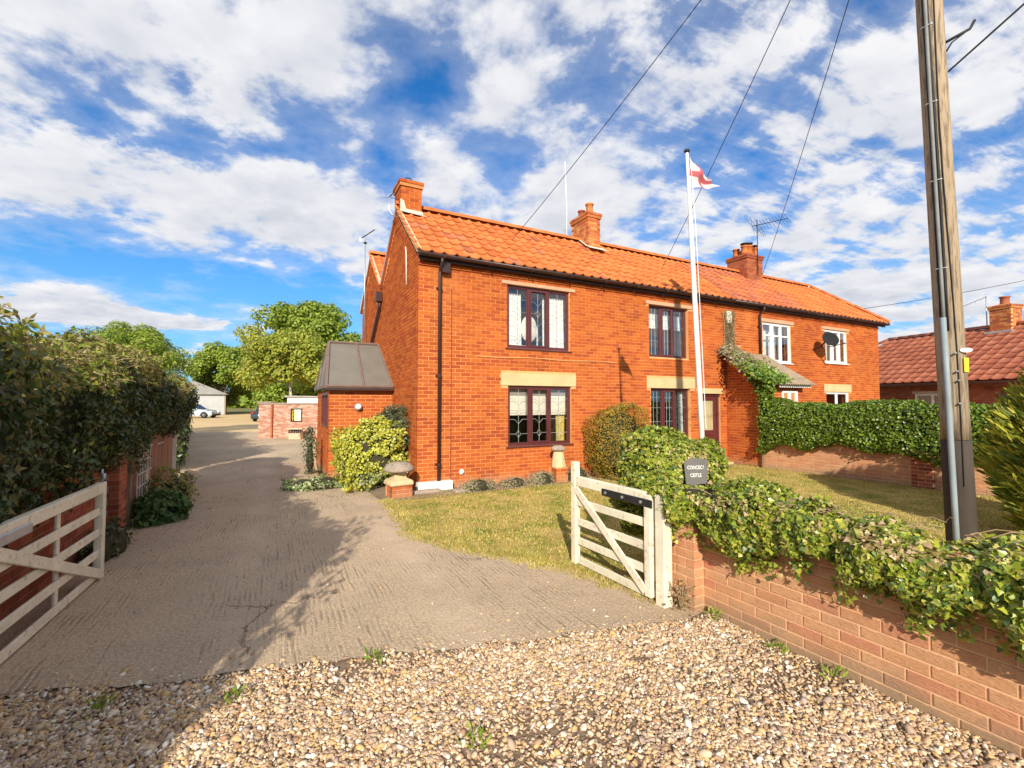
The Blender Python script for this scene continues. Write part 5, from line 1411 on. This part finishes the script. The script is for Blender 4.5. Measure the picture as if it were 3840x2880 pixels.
p = hw(-1.66, 3.2); bush('wall_climber', (p.x - .05, p.y, .55), (.10, .20, .55), 1200, .05, T_OVAL, 'leaf_dark', 'thin dark climber on the far side of the porch', 'plant', seed=67, trunk=False)

# ivy over the lean-to
li = empty('lean_to_ivy', C0, TH); tag(li, 'ivy climbing the lean-to roof edge, dry and brown near the eaves', 'ivy')
r_ = np.random.default_rng(71); n = 13000
t = r_.uniform(0, 1, n) ** .9
y = -1.45 * t; z = 3.16 - .98 * t
wdt = .24 + .24 * np.sin(np.clip(t, 0, 1) * PI * .62)
P = np.c_[8.98 + r_.normal(0, 1, n) * wdt * .5, y + r_.normal(0, .05, n), z + np.abs(r_.normal(0, .09, n)) + .02]
hang = r_.uniform(size=n) < .42 * t
P[hang, 2] -= r_.uniform(0, 1, hang.sum()) ** 1.6 * (.95 * t[hang] ** 2); P[hang, 0] = 8.88 - np.abs(r_.normal(0, .08, hang.sum()))
N = np.tile((-.6, -.4, .7), (n, 1))
fr = leaf_frames(P, N, .060, r=r_, jit=.6); dry = (t + r_.normal(0, .15, n)) < .55
put_leaves(li, tuple(v[dry] for v in fr), T_IVY, 'leaf_dry'); put_leaves(li, tuple(v[~dry] for v in fr), T_IVY, 'leaf_box')
n = 2600; P = np.c_[9.10 + r_.normal(0, .11, n), -.03 - np.abs(r_.normal(0, .05, n)), 3.0 + r_.uniform(0, 1.35, n)]
P[:, 0] += .12 * np.clip(P[:, 2] - 4.0, 0, 1) * r_.uniform(0, 2.4, n)
put_leaves(li, leaf_frames(P, np.tile((0, -1., .2), (n, 1)), .045, r=r_, jit=.9), T_LONG, 'leaf_dry')
b = MB()
for i in range(26):
    x = 9.08 + r_.normal(0, .08); b.tube([(x, -.03, 2.9), (x + r_.normal(0, .04), -.03, 3.6), (x + r_.normal(0, .1), -.03, 4.3)], .006, 4)
b.tube([(8.93, -1.10, 0), (8.90, -1.12, .8), (8.93, -1.2, 1.6), (8.95, -1.0, 2.4)], [.05, .04, .035, .03], 7)
tag(b.build('stem', M['stem'], li), kind='stuff')

# ------------------------------------------------------------------ boundary wall and hedge on the right of the lawn
BD = Vector((.50, -.866, 0)); B0 = Vector((6.62, 11.98, 0)); BA = math.atan2(BD.y, BD.x)
bw = empty('garden_wall', B0, BA); tag(bw, 'low brick wall under the clipped hedge at the far side of the lawn', 'wall')
part_box('wall_core', bw, 'mortar_pale', (.006, 6.2, .007, .2, -.03, .74)); bwc = bw.children[0]
emit_walls(bw, [(bwc, Matrix.Identity(4), brick_list(6.2, .74, [(3.08, 3.44, -.1, 2)], a0=0, z0=-.03))], 'brick_pale', 300)
part_box('pier', bw, 'mortar_pale', (3.09, 3.43, -.035, .0, -.03, .84)); pr_ = bw.children[-1]
emit_walls(bw, [(pr_, frame((3.085, -.042, 0), (1, 0, 0), (0, 1, 0)), brick_list(.35, .84, (), z0=-.03))], 'brick_dark', 60, D=.04)
bh = empty('clipped_hedge', B0, BA); tag(bh, 'long clipped green hedge on the low brick wall right of the lean-to', 'hedge')
hz0 = lambda x: .66 - .06 * np.sin(x * 2.2) - .04 * np.sin(x * 5.1 + 2) - .25 * np.exp(-(x / .3) ** 2)
hz1 = lambda x: 1.68 + .02 * np.sin(x * 3) + .20 * np.exp(-((x + .1) / .5) ** 2)
core_hedge(6.4, .36, hz0, hz1, 'twigs', bh, k=.80, yoff=lambda x: np.full_like(x, .12))
P, N = shell_hedge(52000, 6.4, .40, hz0, hz1, amp=.05, fr=3.0, inset=.035, seed=81, yoff=lambda x: np.full_like(x, .12))
put_leaves(bh, leaf_frames(P, N, .042, r=np.random.default_rng(82)), T_ROUND, 'leaf_box', 0)

# golden conifer at the right edge
cn = empty('golden_conifer', (7.25, 5.3, 0), 0); tag(cn, 'feathery yellow green conifer at the right edge of the lawn', 'conifer')
core_blob((0, 0, 1.0), (.90, .90, 1.35), 'twigs', cn, k=.80)
P, N = shell_blob(15000, (0, 0, 1.0), (.95, .95, 1.42), amp=.12, fr=2.4, inset=.10, seed=91, low=-.85)
ax = nrm(N + np.array([0, 0, .9]))
put_leaves(cn, leaf_frames(P, np.cross(ax, rng.normal(size=P.shape)), .16, r=np.random.default_rng(92), axis=ax * 2.2, jit=.3), T_SPRAY, 'leaf_conifer', 0)
b = MB(); b.tube([(0, 0, 0), (0, 0, 1.6)], [.10, .05], 8); b.build('trunk', M['bark'], cn, True)

# ------------------------------------------------------------------ left boundary: wall, pier, trellis, fence, tall hedge
LA = R(117.4); L0 = Vector((-5.01, 5.68, 0))
lw = empty('boundary_wall', L0, LA); tag(lw, 'shaded red brick wall and pier behind the long gate', 'wall')
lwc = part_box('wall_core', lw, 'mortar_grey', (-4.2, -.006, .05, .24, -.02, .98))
lp = part_box('pier', lw, 'mortar_grey', (.006, .330, -.095, .232, -.02, 1.42))
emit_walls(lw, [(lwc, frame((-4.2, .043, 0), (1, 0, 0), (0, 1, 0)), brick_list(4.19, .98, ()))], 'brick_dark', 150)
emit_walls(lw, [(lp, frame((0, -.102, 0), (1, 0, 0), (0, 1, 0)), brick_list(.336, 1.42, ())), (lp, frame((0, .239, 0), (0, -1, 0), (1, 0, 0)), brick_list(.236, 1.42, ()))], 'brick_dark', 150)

# rough cream-painted stretch, trellis, fence panels and posts
lf = empty('timber_fence', L0, LA); tag(lf, 'brown timber fence panels below the hedge along the drive', 'fence')
for k in range(14):
    x = 2.02 + k * .128; part_box('board', lf, 'fence_brown', (x, x + .122, -.015 + .004 * (k % 2), .012, .04, 1.36 + .01 * math.sin(k * 2)), bevel=.003)
for z in (.35, 1.0): part_box('rail', lf, 'fence_brown', (2.0, 3.82, .014, .06, z, z + .08))
part_box('post', lf, 'fence_brown', (2.86, 2.94, -.03, .06, 0, 1.5))
part_box('cap_rail', lf, 'trellis_white', (2.42, 2.86, -.03, -.018, .98, 1.01), (2.42, 2.86, -.03, -.018, 1.20, 1.23))
o = empty('fence_post', L0 + Vector((math.cos(LA), math.sin(LA), 0)) * 3.90, LA); tag(o, 'thin pale post at the drive end of the brown fence', 'post'); part_box('post', o, 'trellis_white', (-.035, .035, -.05, .02, 0, 1.22)); part_box('cap', o, 'trellis_white', (-.045, .045, -.06, .03, 1.222, 1.25))
pn = empty('cream_panel', L0, LA); tag(pn, 'pale cream board leaning between the brick pier and the trellis', 'board')
part_box('board', pn, 'trellis_white', (.38, .62, .02, .05, 0, .95)); part_box('board', pn, 'fence_brown', (.66, 1.18, .03, .06, 0, 1.25))
tr_ = empty('trellis', L0, LA); tag(tr_, 'weathered white trellis beside the brown fence', 'trellis')
for x in np.arange(1.22, 2.0, .15): part_box('upright', tr_, 'trellis_white', (x, x + .022, -.02, -.008, .15, 1.32), bevel=0)
for z in np.arange(.25, 1.4, .19): part_box('slat', tr_, 'trellis_white', (1.16, 2.02, -.034, -.021, z, z + .022), bevel=0)
part_box('backing', tr_, 'fence_brown', (1.20, 2.0, .03, .05, 0, 1.3))
# climbing stem on the pier
cl = empty('climber_stem', L0, LA); tag(cl, 'bare twisted climber stem rising beside the brick pier', 'climber')
b = MB(); b.tube([(.52, -.08, 0), (.50, -.06, .4), (.56, -.05, .8), (.46, -.07, 1.2), (.40, 0, 1.5)], [.022, .02, .017, .015, .012], 6); b.tube([(.66, -.07, 0), (.60, -.06, .5), (.72, -.05, .9), (.80, -.06, 1.3)], [.02, .018, .014, .012], 6); b.build('stem', M['bark'], cl, True)
P = np.c_[rng.normal(.75, .22, 260), rng.normal(-.10, .05, 260), rng.uniform(.75, 1.35, 260)]
put_leaves(cl, leaf_frames(P, np.tile((0, -1., .2), (260, 1)), .06, jit=.8), T_OVAL, 'leaf_hedge')
# border plants at the foot
lx = Vector((math.cos(LA), math.sin(LA), 0)); ly = Vector((-math.sin(LA), math.cos(LA), 0))
def lpos(x, y): q = L0 + lx * x + ly * y; return q
q = lpos(1.05, -.34); bush('border_plant', (q.x, q.y, .10), (.46, .27, .25), 1400, .07, T_ROUND, 'leaf_border', 'low mound of fresh green leaves at the foot of the fence', 'plant', 'border plants', seed=101, rz=LA, low=-.3, nsingle=120, trunk=False)
q = lpos(2.0, -.30); bush('border_plant', (q.x, q.y, .22), (.48, .24, .30), 1300, .065, T_OVAL, 'leaf_hedge_top', 'straggly olive and brown plant before the brown fence boards', 'plant', 'border plants', seed=102, rz=LA, low=-.5, nsingle=80, amp=.14, trunk=True)
q = lpos(-.6, -.15); bush('border_plant', (q.x, q.y, .10), (.5, .15, .22), 500, .06, T_OVAL, 'leaf_hedge', 'dark weeds growing under the long gate', 'plant', 'border plants', seed=103, rz=LA, low=-.3, trunk=False)
# rockery stones by the pale post
lab = ['pale rockery stone nearest along the drive edge', 'second rockery stone along the drive edge', 'mossy third rockery stone along the drive edge', 'fourth rockery stone along the drive edge', 'last small rockery stone along the drive edge']
for i in range(5):
    q = lpos(3.98 + i * .30, -.10 - .04 * (i % 2)); bm = bmesh.new(); bmesh.ops.create_icosphere(bm, subdivisions=2, radius=1)
    for v in bm.verts: v.co *= random.uniform(.85, 1.1)
    me = bpy.data.meshes.new('rockery_stone'); bm.to_mesh(me); bm.free(); me.materials.append(M['lichen_stone' if i % 2 else 'staddle_stone'])
    o = bpy.data.objects.new('rockery_stone', me); o.location = (q.x, q.y, .08); o.scale = (.12, .10, .08 + .02 * (i % 3)); o.rotation_euler = (0, 0, i); add(o); tag(o, lab[i], 'stone', 'rockery stones')

lh = empty('tall_hedge', L0 + lx * -5.0, LA); tag(lh, 'tall overgrown mixed hedge in shade along the left of the drive', 'hedge')
HL = 9.95
ax_ = lambda x: x - 5.0
z0h = lambda x: .95 - .30 * np.clip((4.3 - x) / .8, 0, 1) + .20 * np.clip(ax_(x) / 3 + .8, 0, 1) + .10 * np.sin(x * 2.1) + .06 * np.sin(x * 5.3)
z1h = lambda x: 2.28 + .15 * np.sin(x * 1.25 + .3) + .07 * np.sin(x * 3.1) - .12 * np.clip(ax_(x) - 2.5, 0, 3) / 2
halfh = lambda x: .66 + .05 * np.sin(x * 1.9) - .22 * np.clip(x - 8.3, 0, 2) / 1.6
yoh = lambda x: np.full_like(x, .46)
core_hedge(HL, halfh, z0h, z1h, 'twigs', lh, k=.76, yoff=yoh, nx=36)
P, N = shell_hedge(92000, HL, halfh, z0h, z1h, amp=.17, fr=1.7, inset=.09, seed=111, yoff=yoh, expo=4)
fr_ = leaf_frames(P, N, .064, r=np.random.default_rng(112), jit=.65, droop=.6)
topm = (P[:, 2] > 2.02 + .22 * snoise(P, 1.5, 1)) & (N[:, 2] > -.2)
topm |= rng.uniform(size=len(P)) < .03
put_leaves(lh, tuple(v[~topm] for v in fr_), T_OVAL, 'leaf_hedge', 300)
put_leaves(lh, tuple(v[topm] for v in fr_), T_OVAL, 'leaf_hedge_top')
sh, LP, LN = MB(), [], []
r_ = np.random.default_rng(113)
for i in range(620):
    x = r_.uniform(.2, HL - .2); z = float(z1h(np.array([x]))[0]) - r_.uniform(0, .45); y = .46 + r_.uniform(-.7, .5)
    d = Vector((r_.normal(0, .5), r_.normal(-.25, .5), r_.uniform(.35, 1.0))).normalized(); L = r_.uniform(.15, .42)
    pts = [Vector((x, y, z)) + d * L * t - Vector((0, 0, .9 * L * t * t * .5)) for t in (0, .35, .7, 1)]
    sh.tube(pts, [.004, .0035, .003, .002], 4, False)
    for k in range(int(r_.uniform(4, 11))):
        t = r_.uniform(.25, 1); q = pts[0].lerp(pts[3], t) + Vector((0, 0, .06 * L)); LP.append(q[:]); LN.append((r_.normal(), r_.normal(), .6))
tag(sh.build('arching_stem', M['stem'], lh), kind='stuff')
put_leaves(lh, leaf_frames(np.array(LP), np.array(LN), .055, r=r_), T_LONG, 'leaf_hedge_top')

# the boundary bends away beyond the tall hedge
v0, v1 = Vector((-8.55, 11.1, 0)), Vector((-18.2, 24.2, 0)); LL = (v1 - v0).length
lb_ = empty('lane_hedge', v0, math.atan2(v1.y - v0.y, v1.x - v0.x)); tag(lb_, 'farther hedge continuing along the lane just behind the end of the tall hedge', 'hedge')
hz = lambda x: 2.15 + .18 * np.sin(x * 1.3) + .1 * np.sin(x * 3.7)
core_hedge(LL, .5, .02, hz, 'twigs', lb_, k=.8)
P, N = shell_hedge(16000, LL, .5, .05, hz, amp=.16, fr=1.6, inset=.08, seed=117, expo=4)
put_leaves(lb_, leaf_frames(P, N, .11, r=np.random.default_rng(118)), T_OVAL, 'leaf_hedge')

# ------------------------------------------------------------------ trees
def tree(name, loc, h, crown, m, label, n=16000, leaf=.30, seed=0, trunk_h=.35, bark='bark', group='trees beyond the yard', ncl=46, off=(0, 0), tr=None, tm=T_ROUND, fill=.55):
    r = np.random.default_rng(seed); o = empty(name, loc); tag(o, label, 'tree', group)
    cz = h - crown[2]; rad = np.array(crown)
    d = nrm(r.normal(size=(ncl, 3))); d[:, 2] = np.where(d[:, 2] < -.6, -d[:, 2], d[:, 2])
    cc = d * rad * (r.uniform(fill, .92, ncl)[:, None]) * (1 + .12 * r.normal(size=(ncl, 1))) + np.array([off[0], off[1], cz])
    tr = tr or h * .018
    b = MB(); top = Vector((off[0] * .5, off[1] * .5, cz)); b.tube([(0, 0, -.1), (top.x * .3, 0, h * trunk_h * .6), top * .98, (off[0], off[1], h * .86)], [tr * 1.4, tr, tr * .7, tr * .15], 9)
    tk = b.build('trunk', M[bark], o, True)
    b = MB()
    for i in range(min(ncl, 22)):
        z = r.uniform(h * trunk_h * .7, cz); p = Vector((top.x * z / cz, 0, z)); q = Vector(cc[i]); mid = p.lerp(q, .5) + Vector((0, 0, (q - p).length * .08))
        b.tube([p, mid, q], [tr * .42, tr * .26, tr * .06], 5)
    b.build('limb', M[bark], tk, True)
    per = n // ncl; size = rad.mean() * r.uniform(.20, .34, ncl)
    dd = nrm(r.normal(size=(ncl, per, 3))); rr = r.uniform(.35, 1.0, (ncl, per, 1)) ** .6
    P = cc[:, None] + dd * rr * size[:, None, None] * np.array([1.15, 1.15, .85]); N = dd + np.array([0, 0, .5])
    P, N = P.reshape(-1, 3), N.reshape(-1, 3)
    cr = put_leaves(o, leaf_frames(P, N, leaf, r=r, jit=.5), tm, m); cr.name = 'crown'; cr.data.name = 'crown'
    return o
tree('broad_tree', (-26.5, 60, 0), 14.6, (7.2, 6.0, 6.0), 'leaf_tree', 'largest broad green tree rising behind the brick porch', 34000, .32, 1, ncl=80)
tree('slender_tree', (-21.3, 44, 0), 9.2, (4.6, 3.6, 3.9), 'leaf_tree_yellow', 'yellowing tree with a pale slim trunk behind the garden wall', 30000, .22, 2, bark='bark_pale', trunk_h=.45, tr=.13, off=(-1.1, 0), fill=.25, ncl=64)
tree('round_tree', (-40.5, 64, 0), 9.9, (4.6, 4.2, 4.1), 'leaf_tree', 'rounded green tree behind the grey garage', 19000, .28, 3)
tree('willowy_tree', (-18.9, 22.5, 0), 5.45, (2.3, 2.2, 1.8), 'leaf_tree', 'pale feathery willow-like tree showing over the tall hedge', 17000, .18, 4, tm=T_LONG)
tree('bushy_tree', (-33.5, 67, 0), 5.2, (4.2, 3.0, 2.7), 'leaf_tree', 'low bushy tree between the garage and the yellowing tree', 9000, .34, 5, trunk_h=.2)
tree('bushy_tree', (-44.5, 70, 0), 6.2, (5.5, 3.0, 3.1), 'leaf_tree_yellow', 'low distant bushy tree left of the grey garage roof', 9000, .36, 6, trunk_h=.2)
tree('bushy_tree', (-20.0, 52, 0), 5.6, (3.8, 3.0, 2.7), 'leaf_tree', 'dark bushy tree directly behind the white shed', 9000, .32, 7, trunk_h=.2)
tree('bushy_tree', (-27.5, 55, 0), 4.3, (3.2, 2.5, 2.1), 'leaf_tree', 'low bushy tree at the end of the yard beside the dark car', 8000, .30, 8, trunk_h=.2)
# far hedge line across the horizon
fh = empty('far_treeline', (-95, 120, 0)); tag(fh, 'distant line of trees along the horizon', 'treeline', kind='stuff')
P, N = shell_hedge(16000, 190, 3.0, 0, lambda x: 4.6 + 1.2 * np.sin(x * .21) + .8 * np.sin(x * .53), amp=.9, fr=.35, inset=.3, seed=121, expo=2.5)
put_leaves(fh, leaf_frames(P, N, 1.1, r=np.random.default_rng(122)), T_ROUND, 'leaf_tree')

# ------------------------------------------------------------------ far yard: garden wall, bench, shed, garage, cars
gw = empty('garden_wall', (-12.05, 21.6, 0), R(-4)); tag(gw, 'mottled reclaimed brick wall with iron grille at the end of the drive', 'wall')
GW, GH = 4.4, 1.60; hole = (1.62, 2.12, .80, 1.36)
gcore = wall_core([hole], GW, GH, .007, .25).build('wall_core', M['mortar_grey'], gw)
emit_walls(gw, [(gcore, Matrix.Identity(4), brick_list(GW, GH, [hole]))], 'brick_garden', 300)
part_box('coping', gw, 'lichen_stone', (-.03, GW, -.04, .29, GH + .002, GH + .06)); part_box('coping', gw, 'lichen_stone', (-.06, .66, -.07, .32, GH + .062, GH + .12))
part_box('pilaster', gw, 'brick_dark', (.66, .74, -.10, -.002, 0, GH))
b = MB()
for q in ((hole[0] - .03, hole[0] + .02, hole[2] - .03, hole[3] + .03), (hole[1] - .02, hole[1] + .03, hole[2] - .03, hole[3] + .03), (hole[0], hole[1], hole[2] - .03, hole[2] + .02), (hole[0], hole[1], hole[3] - .02, hole[3] + .03)): b.box(q[0], q[1], -.02, -.003, q[2], q[3])
b.build('opening_frame', M['black_iron'], gw)
b = MB()
for k in range(5):
    x = hole[0] + .05 + k * .10; b.tube([(x, .02, hole[2]), (x, .02, hole[3] - .1), (x + .05, .02, hole[3] - .04)], .010, 5)
for k in range(9):
    x = hole[0] + .06 + (k % 3) * .19; z = hole[2] + .12 + (k // 3) * .18; b.tube([(x + .05 * math.cos(t), .015, z + .05 * math.sin(t)) for t in np.arange(0, 6.3, .7)], .008, 4)
b.build('grille', M['yellow_tag'], gw)
bn = empty('stone_bench', (-9.95, 20.95, 0), R(-4)); bn.scale = (.66, .8, .74); tag(bn, 'pale stone bench with dark pierced apron before the mottled wall', 'bench')
part_box('seat', bn, 'cream_render', (-.55, .55, -.20, .20, .60, .68)); part_box('base', bn, 'cream_render', (-.42, .42, -.16, .16, 0, .36))
for k in range(7): part_box('baluster', bn, 'black_iron', (-.44 + k * .135, -.37 + k * .135, -.15, -.10, .361, .598))
part_box('inner_slab', bn, 'cream_render', (-.42, .42, .05, .12, .361, .598))
shd = empty('garden_shed', (-16.6, 33.5, 0), 0); tag(shd, 'white walled low shed behind the mottled brick wall', 'shed')
part_box('wall', shd, 'white_paint', (0, 3.2, 0, 2.2, 0, 2.02)); b = MB(); b.extrude([(-.15, 2.022), (3.35, 2.022), (3.35, 2.10), (-.15, 2.16)], -.15, 2.4); b.build('roof', M['garage_roof'], shd)
gr = empty('garage', (-37.3, 58.8, 0), R(31)); tag(gr, 'grey block garage with hipped roof at the end of the yard', 'garage')
part_box('wall', gr, 'grey_block', (-7, 0, 0, 9, 0, 2.62))
jn = MB()
for i in range(1, 12): jn.box(-7, 0, -.006, .0 - .001, i * .225 - .012, i * .225 + .002)
jn.build('block_joint', M['garage_roof'], gr)
b = MB(); pv = [(-7.4, -.35, 2.622), (.45, -.35, 2.622), (.45, 9.3, 2.622), (-7.4, 9.3, 2.622), (-3.5, 5.6, 4.45), (-3.5, 3.2, 4.45)]
for f in ((0, 1, 5), (1, 2, 4, 5), (2, 3, 4), (3, 0, 5, 4), (3, 2, 1, 0)): b.poly([pv[i] for i in f])
b.build('roof', M['garage_roof'], gr); part_box('corner_post', gr, 'lichen_stone', (.005, .16, -.02, .16, 0, 2.61))

def car(loc, rz, m, label, L=4.3, Wd=1.75, soft=True):
    o = empty('parked_car', loc, rz); tag(o, label, 'car', 'parked cars')
    prof = [(-L / 2, .42), (-L / 2 + .02, .62), (-L / 2 + .18, .86), (-.95, .94), (-.62, .95), (.85, .92), (1.55, .80), (L / 2 - .10, .62), (L / 2, .48), (L / 2 - .04, .26), (1.78, .20), (1.72, .34), (1.58, .52), (1.36, .60), (1.14, .52), (1.0, .34), (.95, .20), (-.95, .20), (-1.0, .34), (-1.14, .52), (-1.36, .60), (-1.58, .52), (-1.72, .34), (-1.78, .20), (-L / 2 + .06, .26)]
    b = MB(); b.extrude(prof, -Wd / 2, Wd / 2); b.build('body', M[m], o, bevel=.05)
    cab = [(-1.55, .90), (-1.05, 1.28), (-.45, 1.38), (.10, 1.36), (.78, .92)]
    b = MB(); b.extrude(cab, -Wd / 2 + .14, Wd / 2 - .14); cb_ = b.build('cabin', M['car_glass'], o, bevel=.04)
    b = MB(); b.extrude([(-1.12, 1.28), (-.48, 1.385), (.08, 1.365), (.16, 1.33), (.06, 1.41), (-.46, 1.425), (-1.10, 1.33)], -Wd / 2 + .16, Wd / 2 - .16); b.build('roof', M['tyre' if soft else m], o, bevel=.01)
    for sx in (-1.36, 1.36):
        for sy in (-1, 1):
            b = MB(); b.lathe([(.20, -.10), (.32, -.10), (.335, -.06), (.335, .06), (.32, .10), (.20, .10)], 20, (sx, sy * (Wd / 2 - .09), .335), 'y'); wh = b.build('wheel', M['tyre'], o, True)
            b = MB(); yy = sy * (Wd / 2 - .09)
            for k in range(5):
                a = k * 2 * PI / 5; b.bar((sx, yy + sy * .09, .335), (sx + .21 * math.cos(a), yy + sy * .09, .335 + .21 * math.sin(a)), .03, .06, (0, 1, 0))
            b.build('rim', M['galv'], wh)
    for sy in (-1, 1):
        part_box('headlight', o, 'pale_lamp', (L / 2 - .28, L / 2 - .04, sy * (Wd / 2 - .20) - .14, sy * (Wd / 2 - .20) + .14, .60, .72), bevel=.03)
        part_box('tail_light', o, 'red_lamp', (-L / 2 - .012, -L / 2 + .12, sy * (Wd / 2 - .16) - .12, sy * (Wd / 2 - .16) + .12, .68, .82), bevel=.02)
        part_box('wing_mirror', o, m, (.55, .75, sy * (Wd / 2 + .04) - .08, sy * (Wd / 2 + .04) + .08, .93, 1.05), bevel=.03)
    part_box('bumper', o, 'tyre', (L / 2 - .10, L / 2 + .015, -Wd / 2 + .10, Wd / 2 - .10, .26, .40), bevel=.02); part_box('number_plate', o, 'white_paint', (-L / 2 - .02, -L / 2 - .005, -.26, .26, .50, .62))
    return o
car((-33.2, 47.6, 0), R(4), 'car_silver', 'silver soft top car parked before the grey garage')
car((-21.6, 40.6, 0), R(100), 'car_dark', 'dark car half hidden behind the mottled brick wall', soft=False)
b_ = empty('wheelie_bin', (-27.0, 49.5, 0)); tag(b_, 'small dark bin at the far end of the yard', 'bin')
b = MB(); b.lathe([(.24, .02), (.30, .9), (.32, .92)], 4, (0, 0, 0)); b.build('body', M['tyre'], b_, bevel=.02); b = MB(); b.lathe([(.33, .925), (.33, .97), (.05, 1.02)], 4, (0, 0, 0)); b.build('lid', M['tyre'], b_, bevel=.02)

# ------------------------------------------------------------------ tiled bungalow on the right
NA = math.atan2(-.97, .24)
nb = empty('bungalow', (15.4, 19.0, 0), NA); tag(nb, 'low red brick bungalow with deep red pantiled roof on the far right', 'bungalow')
NE, NRZ, NRUN = 2.44, 4.62, 3.5
nwall = part_box('front_wall', nb, 'mortar_grey', (-4.2, 8.2, .307, .5, 0, 2.5)); 
hn = [(1.15, 2.35, 1.0, 2.02)]
emit_walls(nb, [(nwall, frame((0, .30, 0), (1, 0, 0), (0, 1, 0)), brick_list(8.2, 2.5, hn, a0=-4.2))], 'brick_dark', 300)
window(nb, 1.15, 2.35, 1.0, 2.02, fm='white_upvc', lights=((0, .5), (.5, 1)), lead=None, open_mid=False, setb=-.02, y0=.30)
part_box('lintel', nb, 'cream_render', (1.05, 2.45, .285, .30 + .002, 2.022, 2.12))
part_box('gable_wall', nb, 'mortar_grey', (-4.4, -4.2, .31, 6.5, 0, 2.5), (8.2, 8.4, .31, 6.5, 0, 2.5))
rb = MB(); P_ = [(-4.8, 0, NE), (8.7, 0, NE), (8.7, NRUN, NRZ), (-2.1, NRUN, NRZ), (-4.8, 7.0, NE), (8.7, 7.0, NE)]
for f in ((0, 1, 2, 3), (0, 3, 4), (3, 2, 5, 4), (1, 5, 2), (0, 4, 5, 1)): rb.poly([P_[i] for i in f])
nroof = rb.build('roof', M['tile_red'], nb)
nup = Vector((0, NRUN, NRZ - NE)).normalized(); nlen = math.hypot(NRUN, NRZ - NE)
tile_roof(nroof, (-3.55, -.06, NE + .0), (1, 0, 0), nup, 32, 11, .345, nlen / 11, lambda c, r: 'tile_red', lambda c, r: (-3.55 + c * .345) < -4.8 + 2.7 * (r + .6) / 11, nsingle=300)
half_round(nroof, (-2.1, NRUN, NRZ + .06), (8.7, NRUN, NRZ + .06), 'tile_red', r=.12, seg=.45)
half_round(nroof, (-4.85, -.05, NE + .06), (-2.1, NRUN, NRZ + .06), 'tile_red', r=.11, seg=.45, name='hip_tile')
part_box('gutter', nb, 'brown_gutter', (-4.7, 8.6, -.16, -.06, NE - .10, NE - .02))
b = MB(); b.tube([(2.55, -.1, 2.36), (2.55, .1, 2.2), (2.55, .27, 2.1), (2.55, .27, .2)], .035, 8); b.build('downpipe', M['white_paint'], nb, True)
nch, nz = chimney(nb, 1.95, 2.62, 3.15, 3.75, 4.35, 5.32, 'brick_chimney', 2); pot(nch, 2.28, 3.45, nz + .02, .15, .34, 'tile_red')
part_box('flashing', nch, 'lead', (1.86, 2.72, 2.98, 3.14, 4.38, 4.46))
a_ = empty('aerial', nb.location + Vector((0, 0, 0)), NA); tag(a_, 'slim aerial mast beside the bungalow chimney', 'aerial', 'aerials on the roofs')
b = MB(); b.tube([(1.70, 3.45, 4.7), (1.70, 3.45, 5.98)], .018, 6); b.build('mast', M['galv'], a_, True)
b = MB(); b.tube([(1.74, 3.45, 5.96), (.62, 3.7, 5.72)], .012, 5)
for i in range(6): q = Vector((1.74, 3.45, 5.96)).lerp(Vector((.62, 3.7, 5.72)), i / 5); b.tube([q + Vector((0, 0, -.10)), q + Vector((0, 0, .10))], .005, 4)
b.build('boom', M['galv'], a_)
# roadside hedge turning the corner beside the camera: shades the gate, the drive and the gravel at the left
rh = empty('roadside_hedge', (-2.62, .95, 0), R(-84)); tag(rh, 'roadside hedge beyond the left edge whose shade falls across the gravel', 'hedge')
rz1 = lambda x: 2.25 + .75 * np.exp(-((x - .3) / .55) ** 2) + .12 * np.sin(x * 4.1) + .08 * np.sin(x * 9.3)
rhalf = lambda x: .58 + .10 * np.sin(x * 3.3)
core_hedge(5.2, rhalf, 0.02, rz1, 'twigs', rh, k=.80)
P, N = shell_hedge(12000, 5.2, rhalf, 0.05, rz1, amp=.16, fr=2.0, inset=.08, seed=131, expo=4)
put_leaves(rh, leaf_frames(P, N, .085, r=np.random.default_rng(132)), T_OVAL, 'leaf_hedge')
